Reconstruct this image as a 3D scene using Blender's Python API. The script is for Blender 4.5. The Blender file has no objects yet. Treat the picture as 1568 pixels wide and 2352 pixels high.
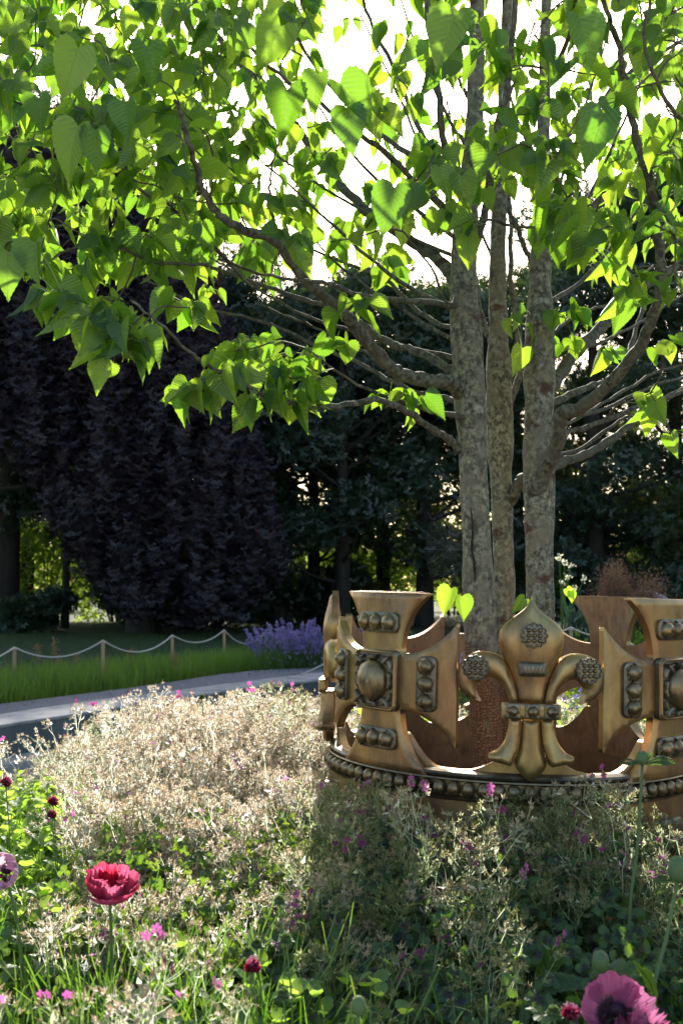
import bpy, math, random
import numpy as np
from mathutils import Vector, Matrix
from mathutils.geometry import delaunay_2d_cdt
PI = math.pi; R = math.radians
random.seed(7); rng = np.random.default_rng(11)
scn = bpy.context.scene; col = scn.collection
# ------------------------------------------------------------ camera
F = 2410.0; CZ = 1.35; PITCH = math.atan(174 / F)
cam = bpy.data.cameras.new('camera'); camo = bpy.data.objects.new('camera', cam); col.objects.link(camo)
cam.sensor_fit = 'VERTICAL'; cam.sensor_height = 36; cam.lens = F / 2352 * 36
cam.clip_start = .05; cam.clip_end = 2000
camo.location = (0, 0, CZ); camo.rotation_euler = (PI / 2 + PITCH, 0, 0)
cam.dof.use_dof = True; cam.dof.focus_distance = 3.2; cam.dof.aperture_fstop = 6.3
scn.camera = camo
# ------------------------------------------------------------ sky, sun, exposure
SUN_EL = R(25.3); SUN_AZ = R(0.9)
w = bpy.data.worlds.new('World'); scn.world = w; w.use_nodes = True
nt = w.node_tree; bg = nt.nodes['Background']
sky = nt.nodes.new('ShaderNodeTexSky'); sky.sky_type = 'NISHITA'; sky.sun_disc = False
sky.sun_elevation = SUN_EL; sky.sun_rotation = SUN_AZ; sky.air_density = 1.0; sky.dust_density = 3.0; sky.ozone_density = 1.0
nt.links.new(sky.outputs[0], bg.inputs[0]); bg.inputs[1].default_value = 0.15
sl = bpy.data.lights.new('sun', 'SUN'); sl.energy = 5.0; sl.angle = R(0.55); sl.color = (1, .94, .86)
so = bpy.data.objects.new('sun', sl); col.objects.link(so)
sd = Vector((math.sin(SUN_AZ) * math.cos(SUN_EL), math.cos(SUN_AZ) * math.cos(SUN_EL), math.sin(SUN_EL)))
so.rotation_euler = (-sd).to_track_quat('-Z', 'Y').to_euler(); so.location = (0, 5, 12)
scn.view_settings.view_transform = 'Standard'; scn.view_settings.look = 'None'
scn.view_settings.exposure = 1.08; scn.view_settings.gamma = 1.0
scn.render.engine = 'CYCLES'
scn.cycles.max_bounces = 8; scn.cycles.transmission_bounces = 6; scn.cycles.diffuse_bounces = 4
# ------------------------------------------------------------ helpers
UPV = Vector((0, -math.sin(PITCH), math.cos(PITCH))); FW = Vector((0, math.cos(PITCH), math.sin(PITCH)))
def P(px, py, Y):
    d = FW + Vector((1, 0, 0)) * ((px - 784) / F) + UPV * ((1176 - py) / F)
    return Vector((0, 0, CZ)) + d * (Y / d.y)
def PZ(px, py, z):
    d = FW + Vector((1, 0, 0)) * ((px - 784) / F) + UPV * ((1176 - py) / F)
    return Vector((0, 0, CZ)) + d * ((z - CZ) / d.z)
def tag(o, label=None, cat=None, group=None, kind=None):
    if label: o['label'] = label
    if cat: o['category'] = cat
    if group: o['group'] = group
    if kind: o['kind'] = kind
    return o
def empty(name, loc=(0, 0, 0), rz=0):
    o = bpy.data.objects.new(name, None); col.objects.link(o); o.location = loc; o.rotation_euler.z = rz
    o.empty_display_size = .1
    return o
def norm(a):
    return a / np.maximum(np.linalg.norm(a, axis=-1, keepdims=True), 1e-9)
def frames(d, n):
    d = norm(np.asarray(d, float)); x = norm(np.cross(d, n)); z = np.cross(x, d)
    return np.stack([x, d, z], axis=-1)
class Tpl:
    def __init__(s): s.v = []; s.f = []; s.m = []; s.uv = []
    def add(s, vs, fs, m=0, uv=None):
        b = len(s.v); s.v += [tuple(p) for p in vs]; s.f += [tuple(i + b for i in f) for f in fs]; s.m += [m] * len(fs)
        s.uv += list(uv) if uv is not None else [(0, 0)] * len(vs)
        return s
class Mass:
    def __init__(s): s.V = []; s.L = []; s.T = []; s.M = []; s.A = []; s.U = []; s.n = 0
    def inst(s, tpl, mats, offs, scale=1., var=None, moff=0):
        v = np.array(tpl.v, float); k = len(v); offs = np.asarray(offs, float).reshape(-1, 3); N = len(offs)
        if N == 0: return
        scale = np.broadcast_to(np.asarray(scale, float), (N,))
        if mats is None: mats = np.broadcast_to(np.eye(3), (N, 3, 3))
        VV = np.einsum('nij,kj->nki', mats, v) * scale[:, None, None] + offs[:, None, :]
        li = np.concatenate([np.array(f) for f in tpl.f]); lt = np.array([len(f) for f in tpl.f])
        s.V.append(VV.reshape(-1, 3)); s.L.append((li[None, :] + (np.arange(N) * k)[:, None] + s.n).ravel())
        s.T.append(np.tile(lt, N)); s.M.append(np.tile(np.array(tpl.m) + moff, N))
        if var is None: var = rng.random(N)
        s.A.append(np.repeat(np.broadcast_to(var, (N,)), k)); s.U.append(np.tile(np.array(tpl.uv, float)[li], (N, 1)))
        s.n += N * k
    def add(s, vs, fs, m=0, var=.5, uv=None):
        t = Tpl().add(vs, fs, m, uv); s.inst(t, None, [(0, 0, 0)], 1., np.array([var]))
    def build(s, name, mats, parent=None, smooth=False, loc=None):
        V = np.concatenate(s.V); L = np.concatenate(s.L); T = np.concatenate(s.T); M = np.concatenate(s.M)
        if loc is not None: V = V - np.array(loc)
        me = bpy.data.meshes.new(name)
        me.vertices.add(len(V)); me.vertices.foreach_set('co', V.astype(np.float32).ravel())
        me.loops.add(len(L)); me.loops.foreach_set('vertex_index', L.astype(np.int32))
        me.polygons.add(len(T)); me.polygons.foreach_set('loop_start', np.concatenate([[0], np.cumsum(T)[:-1]]).astype(np.int32))
        me.polygons.foreach_set('material_index', M.astype(np.int32))
        me.update(calc_edges=True)
        if smooth: me.polygons.foreach_set('use_smooth', np.ones(len(T), bool))
        a = me.attributes.new('var', 'FLOAT', 'POINT'); a.data.foreach_set('value', np.concatenate(s.A).astype(np.float32))
        uv = me.uv_layers.new(name='UVMap'); uv.data.foreach_set('uv', np.concatenate(s.U).astype(np.float32).ravel())
        for m in (mats if isinstance(mats, (list, tuple)) else [mats]): me.materials.append(m)
        o = bpy.data.objects.new(name, me); col.objects.link(o)
        if parent: o.parent = parent
        if loc is not None: o.location = loc
        return o
def spline(pts, n=8):
    pts = [Vector(p) for p in pts]
    if len(pts) < 3:
        return [pts[0].lerp(pts[-1], i / n) for i in range(n + 1)]
    out = []; q = [pts[0] * 2 - pts[1]] + pts + [pts[-1] * 2 - pts[-2]]
    for i in range(1, len(q) - 2):
        a, b, c, d = q[i - 1], q[i], q[i + 1], q[i + 2]
        for k in range(n):
            t = k / n
            out.append(.5 * ((2 * b) + (c - a) * t + (2 * a - 5 * b + 4 * c - d) * t * t + (3 * b - a - 3 * c + d) * t ** 3))
    out.append(pts[-1]); return out
def tube(M, pts, rad, sides=8, m=0, var=.5, cap=True, wob=0):
    n = len(pts); pts = [Vector(p) for p in pts]
    if not hasattr(rad, '__len__'): rad = [rad] * n
    if len(rad) != n:
        rr = np.interp(np.linspace(0, 1, n), np.linspace(0, 1, len(rad)), rad); rad = list(rr)
    vs = []; up = None; ln = 0; uv = []
    for i in range(n):
        t = (pts[min(i + 1, n - 1)] - pts[max(i - 1, 0)]); t.normalize()
        if up is None:
            up = t.orthogonal().normalized()
        up = (up - t * up.dot(t)); up.normalize(); b = t.cross(up)
        if i: ln += (pts[i] - pts[i - 1]).length
        for k in range(sides):
            a = 2 * PI * k / sides; r = rad[i] * (1 + (wob * math.sin(a * 3 + i * .9) * .5 + random.uniform(-wob, wob) * .5 if wob else 0))
            vs.append(pts[i] + up * (math.cos(a) * r) + b * (math.sin(a) * r)); uv.append((k / sides, ln))
    fs = [(i * sides + k, i * sides + (k + 1) % sides, (i + 1) * sides + (k + 1) % sides, (i + 1) * sides + k) for i in range(n - 1) for k in range(sides)]
    if cap:
        fs.append(tuple(range(sides))[::-1]); fs.append(tuple((n - 1) * sides + k for k in range(sides)))
    M.add(vs, fs, m, var, uv)
def ttube(T, pts, rad, sides=3, m=0):
    M = Mass(); tube(M, pts, rad, sides, m, cap=False)
    T.add(M.V[0], M.L[0].reshape(-1, 4), m)
def box(M, c, s, m=0, rz=0, bev=0.0):
    c = Vector(c); vs = []
    x, y, z = s[0] / 2, s[1] / 2, s[2] / 2; b = bev
    if b:
        for zz, ii in ((-z, b), (-z + b, 0), (z - b, 0), (z, b)):
            for sx, sy in ((-1, -1), (1, -1), (1, 1), (-1, 1)): vs.append(Vector((sx * (x - ii), sy * (y - ii), zz)))
    else:
        for zz in (-z, z):
            for sx, sy in ((-1, -1), (1, -1), (1, 1), (-1, 1)): vs.append(Vector((sx * x, sy * y, zz)))
    rm = Matrix.Rotation(rz, 3, 'Z'); vs = [rm @ v + c for v in vs]; k = len(vs) // 4
    fs = [(3, 2, 1, 0)] + [(i * 4 + a, i * 4 + (a + 1) % 4, (i + 1) * 4 + (a + 1) % 4, (i + 1) * 4 + a) for i in range(k - 1) for a in range(4)] + [tuple((k - 1) * 4 + a for a in range(4))]
    M.add(vs, fs, m)
def ellipsoid(M, c, r, seg=10, ring=7, m=0, var=.5, jit=0, ax=None):
    vs = []; c = Vector(c)
    for i in range(ring + 1):
        ph = PI * i / ring
        for k in range(seg):
            a = 2 * PI * (k + .5 * (i % 2)) / seg; j = 1 + random.uniform(-jit, jit)
            p = Vector((math.sin(ph) * math.cos(a) * r[0], math.sin(ph) * math.sin(a) * r[1], math.cos(ph) * r[2])) * j
            if ax is not None: p = ax @ p
            vs.append(p + c)
    fs = [(i * seg + k, (i + 1) * seg + k, (i + 1) * seg + (k + 1) % seg, i * seg + (k + 1) % seg) for i in range(ring) for k in range(seg)]
    M.add(vs, fs, m, var)
# ------------------------------------------------------------ materials
def newmat(name):
    m = bpy.data.materials.new(name); m.use_nodes = True; n = m.node_tree; n.nodes.clear()
    out = n.nodes.new('ShaderNodeOutputMaterial'); return m, n, out
def nd(n, t, **k):
    x = n.nodes.new(t)
    for a, b in k.items():
        if a.startswith('i_'): x.inputs[a[2:].replace('_', ' ')].default_value = b
        else: setattr(x, a, b)
    return x
def ramp(n, src, stops):
    r = n.nodes.new('ShaderNodeValToRGB'); e = r.color_ramp.elements
    while len(e) < len(stops): e.new(.5)
    for i, (p, c) in enumerate(stops): e[i].position = p; e[i].color = (*c, 1) if len(c) == 3 else c
    n.links.new(src, r.inputs[0]); return r
def mixc(n, fac, a, b, mode='MIX'):
    m = n.nodes.new('ShaderNodeMix'); m.data_type = 'RGBA'; m.blend_type = mode
    for s, v in ((0, fac), (6, a), (7, b)):
        if hasattr(v, 'links'): n.links.new(v, m.inputs[s])
        elif s == 0: m.inputs[0].default_value = v
        else: m.inputs[s].default_value = (*v, 1) if len(v) == 3 else v
    return m.outputs[2]
def leafmat(name, c1, c2, t1, t2, tf=.5, gloss=.06, rough=.45, veins=False, stops=None):
    """c1..c2 reflect colour by plant-to-plant variation and painted cranesbill shade, t1..t2 colour of light let through"""
    m, n, out = newmat(name); L = n.links
    at = nd(n, 'ShaderNodeAttribute', attribute_name='var')
    rc = ramp(n, at.outputs['Fac'], [(0, c1), (1, c2)]).outputs[0]; tc = ramp(n, at.outputs['Fac'], [(0, t1), (1, t2)]).outputs[0]
    d = nd(n, 'ShaderNodeBsdfDiffuse'); t = nd(n, 'ShaderNodeBsdfTranslucent'); g = nd(n, 'ShaderNodeBsdfGlossy'); g.inputs['Roughness'].default_value = rough
    if veins:
        uv = nd(n, 'ShaderNodeUVMap'); sx = nd(n, 'ShaderNodeSeparateXYZ'); L.new(uv.outputs[0], sx.inputs[0])
        ab = nd(n, 'ShaderNodeMath', operation='ABSOLUTE'); L.new(sx.outputs[0], ab.inputs[0])
        ml = nd(n, 'ShaderNodeMath', operation='MULTIPLY'); L.new(ab.outputs[0], ml.inputs[0]); ml.inputs[1].default_value = -.85
        sb = nd(n, 'ShaderNodeMath', operation='ADD'); L.new(sx.outputs[1], sb.inputs[0]); L.new(ml.outputs[0], sb.inputs[1])
        m2 = nd(n, 'ShaderNodeMath', operation='MULTIPLY'); L.new(sb.outputs[0], m2.inputs[0]); m2.inputs[1].default_value = 9.5
        pp = nd(n, 'ShaderNodeMath', operation='PINGPONG'); L.new(m2.outputs[0], pp.inputs[0]); pp.inputs[1].default_value = .5
        ve = ramp(n, pp.outputs[0], [(0, (1, 1, 1)), (.09, (0, 0, 0))])
        mr = ramp(n, ab.outputs[0], [(0.0, (1, 1, 1)), (.022, (0, 0, 0))])
        mx = nd(n, 'ShaderNodeMath', operation='MAXIMUM'); L.new(ve.outputs[0], mx.inputs[0]); L.new(mr.outputs[0], mx.inputs[1])
        hf = nd(n, 'ShaderNodeMath', operation='MULTIPLY'); L.new(mx.outputs[0], hf.inputs[0]); hf.inputs[1].default_value = .45
        rc = mixc(n, hf.outputs[0], rc, (.16, .24, .07)); tc = mixc(n, hf.outputs[0], tc, (.30, .42, .07))
        nz = nd(n, 'ShaderNodeTexNoise'); nz.inputs['Scale'].default_value = 60
        sm = nd(n, 'ShaderNodeMath', operation='SUBTRACT'); L.new(pp.outputs[0], sm.inputs[0]); L.new(mr.outputs[0], sm.inputs[1])
        bp = nd(n, 'ShaderNodeBump'); bp.inputs['Strength'].default_value = .5; bp.inputs['Distance'].default_value = .004
        L.new(sm.outputs[0], bp.inputs['Height'])
        for x in (d, g, t): L.new(bp.outputs[0], x.inputs['Normal'])
    if stops:
        uv = nd(n, 'ShaderNodeUVMap'); sx = nd(n, 'ShaderNodeSeparateXYZ'); L.new(uv.outputs[0], sx.inputs[0])
        nz = nd(n, 'ShaderNodeTexNoise'); nz.inputs['Scale'].default_value = 14; L.new(uv.outputs[0], nz.inputs['Vector'])
        ad = nd(n, 'ShaderNodeMath', operation='MULTIPLY_ADD'); L.new(nz.outputs[0], ad.inputs[0]); ad.inputs[1].default_value = .25; L.new(sx.outputs[1], ad.inputs[2])
        mq = nd(n, 'ShaderNodeMapping'); mq.inputs['Scale'].default_value = (16, 1.2, 1); L.new(uv.outputs[0], mq.inputs[0]); nq = nd(n, 'ShaderNodeTexNoise'); nq.inputs['Scale'].default_value = 1.6; nq.inputs['Detail'].default_value = 4; L.new(mq.outputs[0], nq.inputs['Vector'])
        bq = nd(n, 'ShaderNodeBump'); bq.inputs['Strength'].default_value = .6; bq.inputs['Distance'].default_value = .004; L.new(nq.outputs[0], bq.inputs['Height'])
        for x_ in (d, g, t): L.new(bq.outputs[0], x_.inputs['Normal'])
        vq = ramp(n, nq.outputs[0], [(.35, (.62, .55, .62)), (.6, (1, 1, 1))]).outputs[0]; rc = mixc(n, 1., rc, vq, 'MULTIPLY'); tc = mixc(n, 1., tc, vq, 'MULTIPLY')
        k = ramp(n, ad.outputs[0], stops).outputs[0]; rc = mixc(n, 1., rc, k, 'MULTIPLY'); tc = mixc(n, 1., tc, k, 'MULTIPLY')
    L.new(rc, d.inputs[0]); L.new(tc, t.inputs[0])
    a = nd(n, 'ShaderNodeMixShader'); a.inputs[0].default_value = tf; L.new(d.outputs[0], a.inputs[1]); L.new(t.outputs[0], a.inputs[2])
    b = nd(n, 'ShaderNodeMixShader'); b.inputs[0].default_value = gloss; L.new(a.outputs[0], b.inputs[1]); L.new(g.outputs[0], b.inputs[2])
    L.new(b.outputs[0], out.inputs[0]); return m
def solid(name, c1, c2=None, scale=8, rough=.8, metal=0, bump=.3, bscale=60, bd=.003, detail=6, stretch=(1, 1, 1), coord='pos'):
    m, n, out = newmat(name); L = n.links
    p = nd(n, 'ShaderNodeBsdfPrincipled'); p.inputs['Roughness'].default_value = rough; p.inputs['Metallic'].default_value = metal
    ge = nd(n, 'ShaderNodeNewGeometry') if coord == 'pos' else nd(n, 'ShaderNodeTexCoord')
    src = ge.outputs['Position'] if coord == 'pos' else ge.outputs['Object']
    mp = nd(n, 'ShaderNodeMapping'); mp.inputs['Scale'].default_value = stretch; L.new(src, mp.inputs[0])
    nz = nd(n, 'ShaderNodeTexNoise'); nz.inputs['Scale'].default_value = scale; nz.inputs['Detail'].default_value = detail; L.new(mp.outputs[0], nz.inputs['Vector'])
    L.new(ramp(n, nz.outputs[0], [(.35, c1), (.65, c2 or c1)]).outputs[0], p.inputs[0])
    n2 = nd(n, 'ShaderNodeTexNoise'); n2.inputs['Scale'].default_value = bscale; n2.inputs['Detail'].default_value = 5; L.new(mp.outputs[0], n2.inputs['Vector'])
    bp = nd(n, 'ShaderNodeBump'); bp.inputs['Strength'].default_value = bump; bp.inputs['Distance'].default_value = bd
    L.new(n2.outputs[0], bp.inputs['Height']); L.new(bp.outputs[0], p.inputs['Normal'])
    L.new(p.outputs[0], out.inputs[0]); return m
def brass(name, cols, rough, dirt, dscale=9, bump=.15):
    m, n, out = newmat(name); L = n.links
    p = nd(n, 'ShaderNodeBsdfPrincipled'); p.inputs['Metallic'].default_value = .88
    ge = nd(n, 'ShaderNodeNewGeometry')
    nz = nd(n, 'ShaderNodeTexNoise'); nz.inputs['Scale'].default_value = 2.3; nz.inputs['Detail'].default_value = 3; L.new(ge.outputs['Position'], nz.inputs['Vector'])
    base = ramp(n, nz.outputs[0], [(.3, cols[0]), (.5, cols[1]), (.68, cols[2])]).outputs[0]
    mp = nd(n, 'ShaderNodeMapping'); mp.inputs['Scale'].default_value = (1.2, 1.2, .55); L.new(ge.outputs['Position'], mp.inputs[0])
    n2 = nd(n, 'ShaderNodeTexNoise'); n2.inputs['Scale'].default_value = dscale; n2.inputs['Detail'].default_value = 8; n2.inputs['Roughness'].default_value = .65; L.new(mp.outputs[0], n2.inputs['Vector'])
    f = ramp(n, n2.outputs[0], [(.42, (0, 0, 0)), (.72, (1, 1, 1))])
    c = mixc(n, f.outputs[0], base, dirt)
    n5 = nd(n, 'ShaderNodeTexNoise'); n5.inputs['Scale'].default_value = 170; n5.inputs['Detail'].default_value = 3; L.new(ge.outputs['Position'], n5.inputs['Vector'])
    n6 = nd(n, 'ShaderNodeTexNoise'); n6.inputs['Scale'].default_value = 5; n6.inputs['Detail'].default_value = 4; L.new(ge.outputs['Position'], n6.inputs['Vector'])
    vg = ramp(n, n6.outputs[0], [(.55, (0, 0, 0)), (.75, (.40, .40, .40))]); c = mixc(n, vg.outputs[0], c, (.20, .235, .165))
    sp = nd(n, 'ShaderNodeMath', operation='MULTIPLY'); L.new(ramp(n, n5.outputs[0], [(.58, (0, 0, 0)), (.66, (1, 1, 1))]).outputs[0], sp.inputs[0]); L.new(ramp(n, n6.outputs[0], [(.45, (0, 0, 0)), (.66, (.45, .45, .45))]).outputs[0], sp.inputs[1])
    c = mixc(n, sp.outputs[0], c, (.36, .33, .27)); L.new(c, p.inputs[0])
    mt_ = nd(n, 'ShaderNodeMath', operation='MULTIPLY_ADD'); L.new(sp.outputs[0], mt_.inputs[0]); mt_.inputs[1].default_value = -.6; mt_.inputs[2].default_value = .86; L.new(mt_.outputs[0], p.inputs['Metallic'])
    n3 = nd(n, 'ShaderNodeTexNoise'); n3.inputs['Scale'].default_value = 40; n3.inputs['Detail'].default_value = 6; L.new(ge.outputs['Position'], n3.inputs['Vector'])
    rr = nd(n, 'ShaderNodeMapRange'); rr.inputs[3].default_value = rough - .09; rr.inputs[4].default_value = rough + .16; L.new(n3.outputs[0], rr.inputs[0]); L.new(rr.outputs[0], p.inputs['Roughness'])
    bp = nd(n, 'ShaderNodeBump'); bp.inputs['Strength'].default_value = bump; bp.inputs['Distance'].default_value = .004; L.new(n2.outputs[0], bp.inputs['Height']); L.new(bp.outputs[0], p.inputs['Normal'])
    L.new(p.outputs[0], out.inputs[0]); return m
def barkmat(name, brown_z=1.55, k=1.):
    m, n, out = newmat(name); L = n.links
    p = nd(n, 'ShaderNodeBsdfPrincipled'); p.inputs['Roughness'].default_value = .85
    ge = nd(n, 'ShaderNodeNewGeometry')
    def noise(s, d=4, st=(1, 1, 1), r=.5):
        mp = nd(n, 'ShaderNodeMapping'); mp.inputs['Scale'].default_value = st; L.new(ge.outputs['Position'], mp.inputs[0])
        z = nd(n, 'ShaderNodeTexNoise'); z.inputs['Scale'].default_value = s; z.inputs['Detail'].default_value = d; z.inputs['Roughness'].default_value = r; L.new(mp.outputs[0], z.inputs['Vector']); return z.outputs[0]
    a = ramp(n, noise(62, 7, (1, 1, .8), .68), [(.40, (.06, .055, .042)), (.465, (.16, .155, .105)), (.56, (.29, .29, .20)), (.66, (.40, .41, .31)), (.75, (.19, .20, .13))]).outputs[0]
    a = mixc(n, ramp(n, noise(23, 6, (1, 1, 1.5), .6), [(.53, (0, 0, 0)), (.60, (.7, .7, .7))]).outputs[0], a, (.085, .08, .06))
    a = mixc(n, ramp(n, noise(11, 4), [(.45, (0, 0, 0)), (.62, (.75, .75, .75))]).outputs[0], a, (.21, .19, .13))
    # rusty brown blotches at the knots
    kn = ramp(n, noise(7.5, 3, (1, 1, 1.6), .6), [(.60, (0, 0, 0)), (.68, (1, 1, 1))])
    a = mixc(n, kn.outputs[0], a, (.085, .045, .025))
    # old cracked red brown bark towards the foot of the stems
    vo = nd(n, 'ShaderNodeTexVoronoi', feature='DISTANCE_TO_EDGE'); vo.inputs['Scale'].default_value = 120; vo.inputs['Randomness'].default_value = .8
    mp = nd(n, 'ShaderNodeMapping'); mp.inputs['Scale'].default_value = (1.25, 1.25, .8); L.new(ge.outputs['Position'], mp.inputs[0]); L.new(mp.outputs[0], vo.inputs['Vector'])
    cr = ramp(n, vo.outputs[0], [(.0, (.11, .065, .038)), (.06, (.26, .145, .08)), (.35, (.40, .25, .14))])
    sx = nd(n, 'ShaderNodeSeparateXYZ'); L.new(ge.outputs['Position'], sx.inputs[0])
    mr = nd(n, 'ShaderNodeMapRange'); mr.inputs[1].default_value = brown_z + .15; mr.inputs[2].default_value = brown_z - .45; L.new(sx.outputs[2], mr.inputs[0])
    ns = noise(9, 4, (1, 1, .5)); s1 = nd(n, 'ShaderNodeMath', operation='MULTIPLY_ADD'); L.new(ns, s1.inputs[0]); s1.inputs[1].default_value = 1.9; s1.inputs[2].default_value = -1.3
    s2 = nd(n, 'ShaderNodeMath', operation='ADD'); L.new(s1.outputs[0], s2.inputs[0]); L.new(mr.outputs[0], s2.inputs[1])
    fb = ramp(n, s2.outputs[0], [(.3, (0, 0, 0)), (.5, (1, 1, 1))])
    c = mixc(n, fb.outputs[0], a, cr.outputs[0]); c = mixc(n, 1., c, (k, k * .98, k * .93), 'MULTIPLY'); L.new(c, p.inputs[0])
    h = nd(n, 'ShaderNodeMath', operation='MULTIPLY'); L.new(ramp(n, vo.outputs[0], [(0, (0, 0, 0)), (.2, (1, 1, 1))]).outputs[0], h.inputs[0]); L.new(fb.outputs[0], h.inputs[1])
    ha = nd(n, 'ShaderNodeMath', operation='MULTIPLY_ADD'); L.new(noise(70, 6, (1, 1, .6)), ha.inputs[0]); ha.inputs[1].default_value = .7; L.new(h.outputs[0], ha.inputs[2])
    bp = nd(n, 'ShaderNodeBump'); bp.inputs['Strength'].default_value = .9; bp.inputs['Distance'].default_value = .006; L.new(ha.outputs[0], bp.inputs['Height']); L.new(bp.outputs[0], p.inputs['Normal'])
    L.new(p.outputs[0], out.inputs[0]); return m

M_dove = leafmat('dove_leaf', (.026, .078, .020), (.055, .115, .025), (.15, .36, .014), (.44, .66, .035), .66, .05, .42, veins=True)
M_twig = solid('twig', (.075, .055, .038), (.15, .12, .08), 30, .75)
M_bark = barkmat('smooth_bark', 1.42, .95)
M_bark_d = barkmat('branch_bark', -5, .55)
M_gold = brass('gold_bronze', ((.33, .175, .085), (.50, .32, .13), (.43, .33, .12)), .36, (.17, .105, .06))
M_brown = brass('rusty_inside', ((.34, .20, .11), (.42, .27, .15), (.28, .17, .10)), .50, (.20, .12, .075), 26, .3)
M_dark = brass('dark_bronze', ((.20, .165, .115), (.27, .22, .14), (.22, .20, .15)), .36, (.05, .056, .055), 16, .35)
M_jewel = brass('worn_bronze', ((.26, .18, .10), (.36, .25, .12), (.30, .23, .12)), .34, (.12, .10, .07), 30, .2)
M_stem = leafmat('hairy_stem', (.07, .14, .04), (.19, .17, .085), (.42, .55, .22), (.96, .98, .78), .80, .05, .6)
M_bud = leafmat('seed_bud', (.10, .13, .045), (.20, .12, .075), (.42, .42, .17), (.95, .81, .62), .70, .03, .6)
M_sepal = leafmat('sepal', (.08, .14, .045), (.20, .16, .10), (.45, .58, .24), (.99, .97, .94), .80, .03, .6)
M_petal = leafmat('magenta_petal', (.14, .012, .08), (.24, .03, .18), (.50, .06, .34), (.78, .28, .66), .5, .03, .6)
M_gleaf = leafmat('geranium_leaf', (.03, .08, .018), (.06, .13, .025), (.18, .36, .02), (.44, .60, .05), .42, .05, .5)
M_lime = leafmat('bright_foliage', (.06, .14, .025), (.10, .19, .04), (.34, .58, .05), (.52, .74, .09), .6, .05, .5)
M_grass = leafmat('grass_blade', (.03, .085, .015), (.06, .12, .025), (.09, .24, .012), (.26, .42, .04), .5, .07, .4)
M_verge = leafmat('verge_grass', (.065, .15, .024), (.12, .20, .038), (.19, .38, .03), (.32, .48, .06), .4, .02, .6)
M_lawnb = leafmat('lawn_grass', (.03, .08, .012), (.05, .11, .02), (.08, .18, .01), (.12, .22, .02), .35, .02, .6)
M_beech = leafmat('copper_beech_leaf', (.009, .005, .008), (.022, .011, .016), (.04, .010, .016), (.06, .015, .024), .12, .045, .45)
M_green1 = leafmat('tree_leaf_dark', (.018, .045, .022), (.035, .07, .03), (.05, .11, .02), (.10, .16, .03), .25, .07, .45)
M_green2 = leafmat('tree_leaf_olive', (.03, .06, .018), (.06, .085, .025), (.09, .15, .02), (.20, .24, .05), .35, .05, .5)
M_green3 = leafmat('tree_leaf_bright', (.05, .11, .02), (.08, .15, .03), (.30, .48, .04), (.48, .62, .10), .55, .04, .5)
M_tb = solid('dark_bark', (.022, .018, .014), (.045, .036, .026), 6, .9, bump=.8, bscale=25, bd=.03, stretch=(1, 1, .3))
M_lav = leafmat('violet_bloom', (.20, .16, .36), (.34, .28, .52), (.34, .26, .58), (.50, .42, .70), .4, .02, .6)
M_grey = leafmat('grey_green_leaf', (.10, .16, .11), (.17, .24, .18), (.14, .24, .12), (.22, .32, .18), .3, .03, .6)
M_pinkf = leafmat('pale_pink_bloom', (.42, .22, .36), (.60, .38, .50), (.6, .3, .5), (.75, .5, .65), .4, .02, .6)
M_yel = leafmat('yellow_bloom', (.55, .45, .03), (.65, .55, .08), (.6, .5, .03), (.7, .6, .1), .4, .02, .6)
M_plume = leafmat('brown_plume', (.20, .12, .08), (.32, .19, .12), (.30, .16, .09), (.42, .25, .14), .4, .02, .6)
M_poppyr = leafmat('red_poppy_petal', (.40, .016, .06), (.56, .08, .18), (.76, .035, .10), (.88, .20, .36), .55, .05, .4, stops=[(.22, (.12, .02, .10)), (.42, (1, 1, 1))])
M_poppyp = leafmat('purple_pink_poppy_petal', (.42, .09, .22), (.54, .17, .32), (.60, .13, .32), (.72, .24, .44), .5, .05, .45, stops=[(.58, (.06, .01, .05)), (.68, (1, 1, 1))])
M_poppyw = leafmat('pale_pink_poppy_petal', (.60, .32, .46), (.80, .60, .72), (.88, .52, .70), (.95, .80, .90), .5, .05, .4, stops=[(.30, (.25, .02, .10)), (.50, (1, 1, 1))])
M_pdark = solid('poppy_heart', (.020, .008, .018), (.05, .02, .04), 90, .6)
M_pod = leafmat('poppy_bud_skin', (.10, .17, .06), (.14, .22, .08), (.30, .42, .12), (.35, .48, .15), .25, .04, .5)
M_hair = leafmat('white_hair', (.45, .50, .35), (.6, .62, .45), (.7, .75, .5), (.85, .85, .65), .5, .03, .5)
M_crim = leafmat('crimson_button', (.17, .008, .03), (.26, .015, .05), (.38, .01, .06), (.55, .03, .12), .45, .03, .5)
M_crimt = leafmat('pink_tip', (.5, .15, .3), (.65, .3, .45), (.7, .2, .4), (.8, .4, .6), .45, .03, .5)
M_gravel = solid('grey_gravel', (.07, .075, .09), (.27, .275, .30), 130, .9, bump=1., bscale=220, bd=.01)
M_conc = solid('pale_concrete', (.22, .22, .225), (.36, .36, .345), 5, .85, bump=.25, bscale=120)
M_wallf = solid('weathered_concrete_face', (.075, .095, .10), (.13, .15, .15), 2.2, .85, bump=.4, bscale=60, stretch=(1, 1, .35))
M_soil = solid('dark_soil', (.018, .013, .009), (.04, .03, .02), 12, .95, bump=1., bscale=50, bd=.02)
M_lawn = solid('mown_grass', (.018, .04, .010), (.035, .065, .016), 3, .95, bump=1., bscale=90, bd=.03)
M_bounce = solid('pale_bounce', (.30, .26, .21), (.42, .37, .30), 30, .9, bump=.6, bscale=160)  # pale tone of the added bounce sheet behind the camera
M_split = solid('split_bark', (.018, .012, .008), (.05, .03, .02), 40, .95)
M_wood = solid('post_wood', (.34, .21, .11), (.50, .34, .19), 14, .8, stretch=(1, 1, .12))
M_rope = solid('pale_rope', (.42, .39, .33), (.60, .56, .48), 200, .9, bump=.8, bscale=300)
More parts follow.
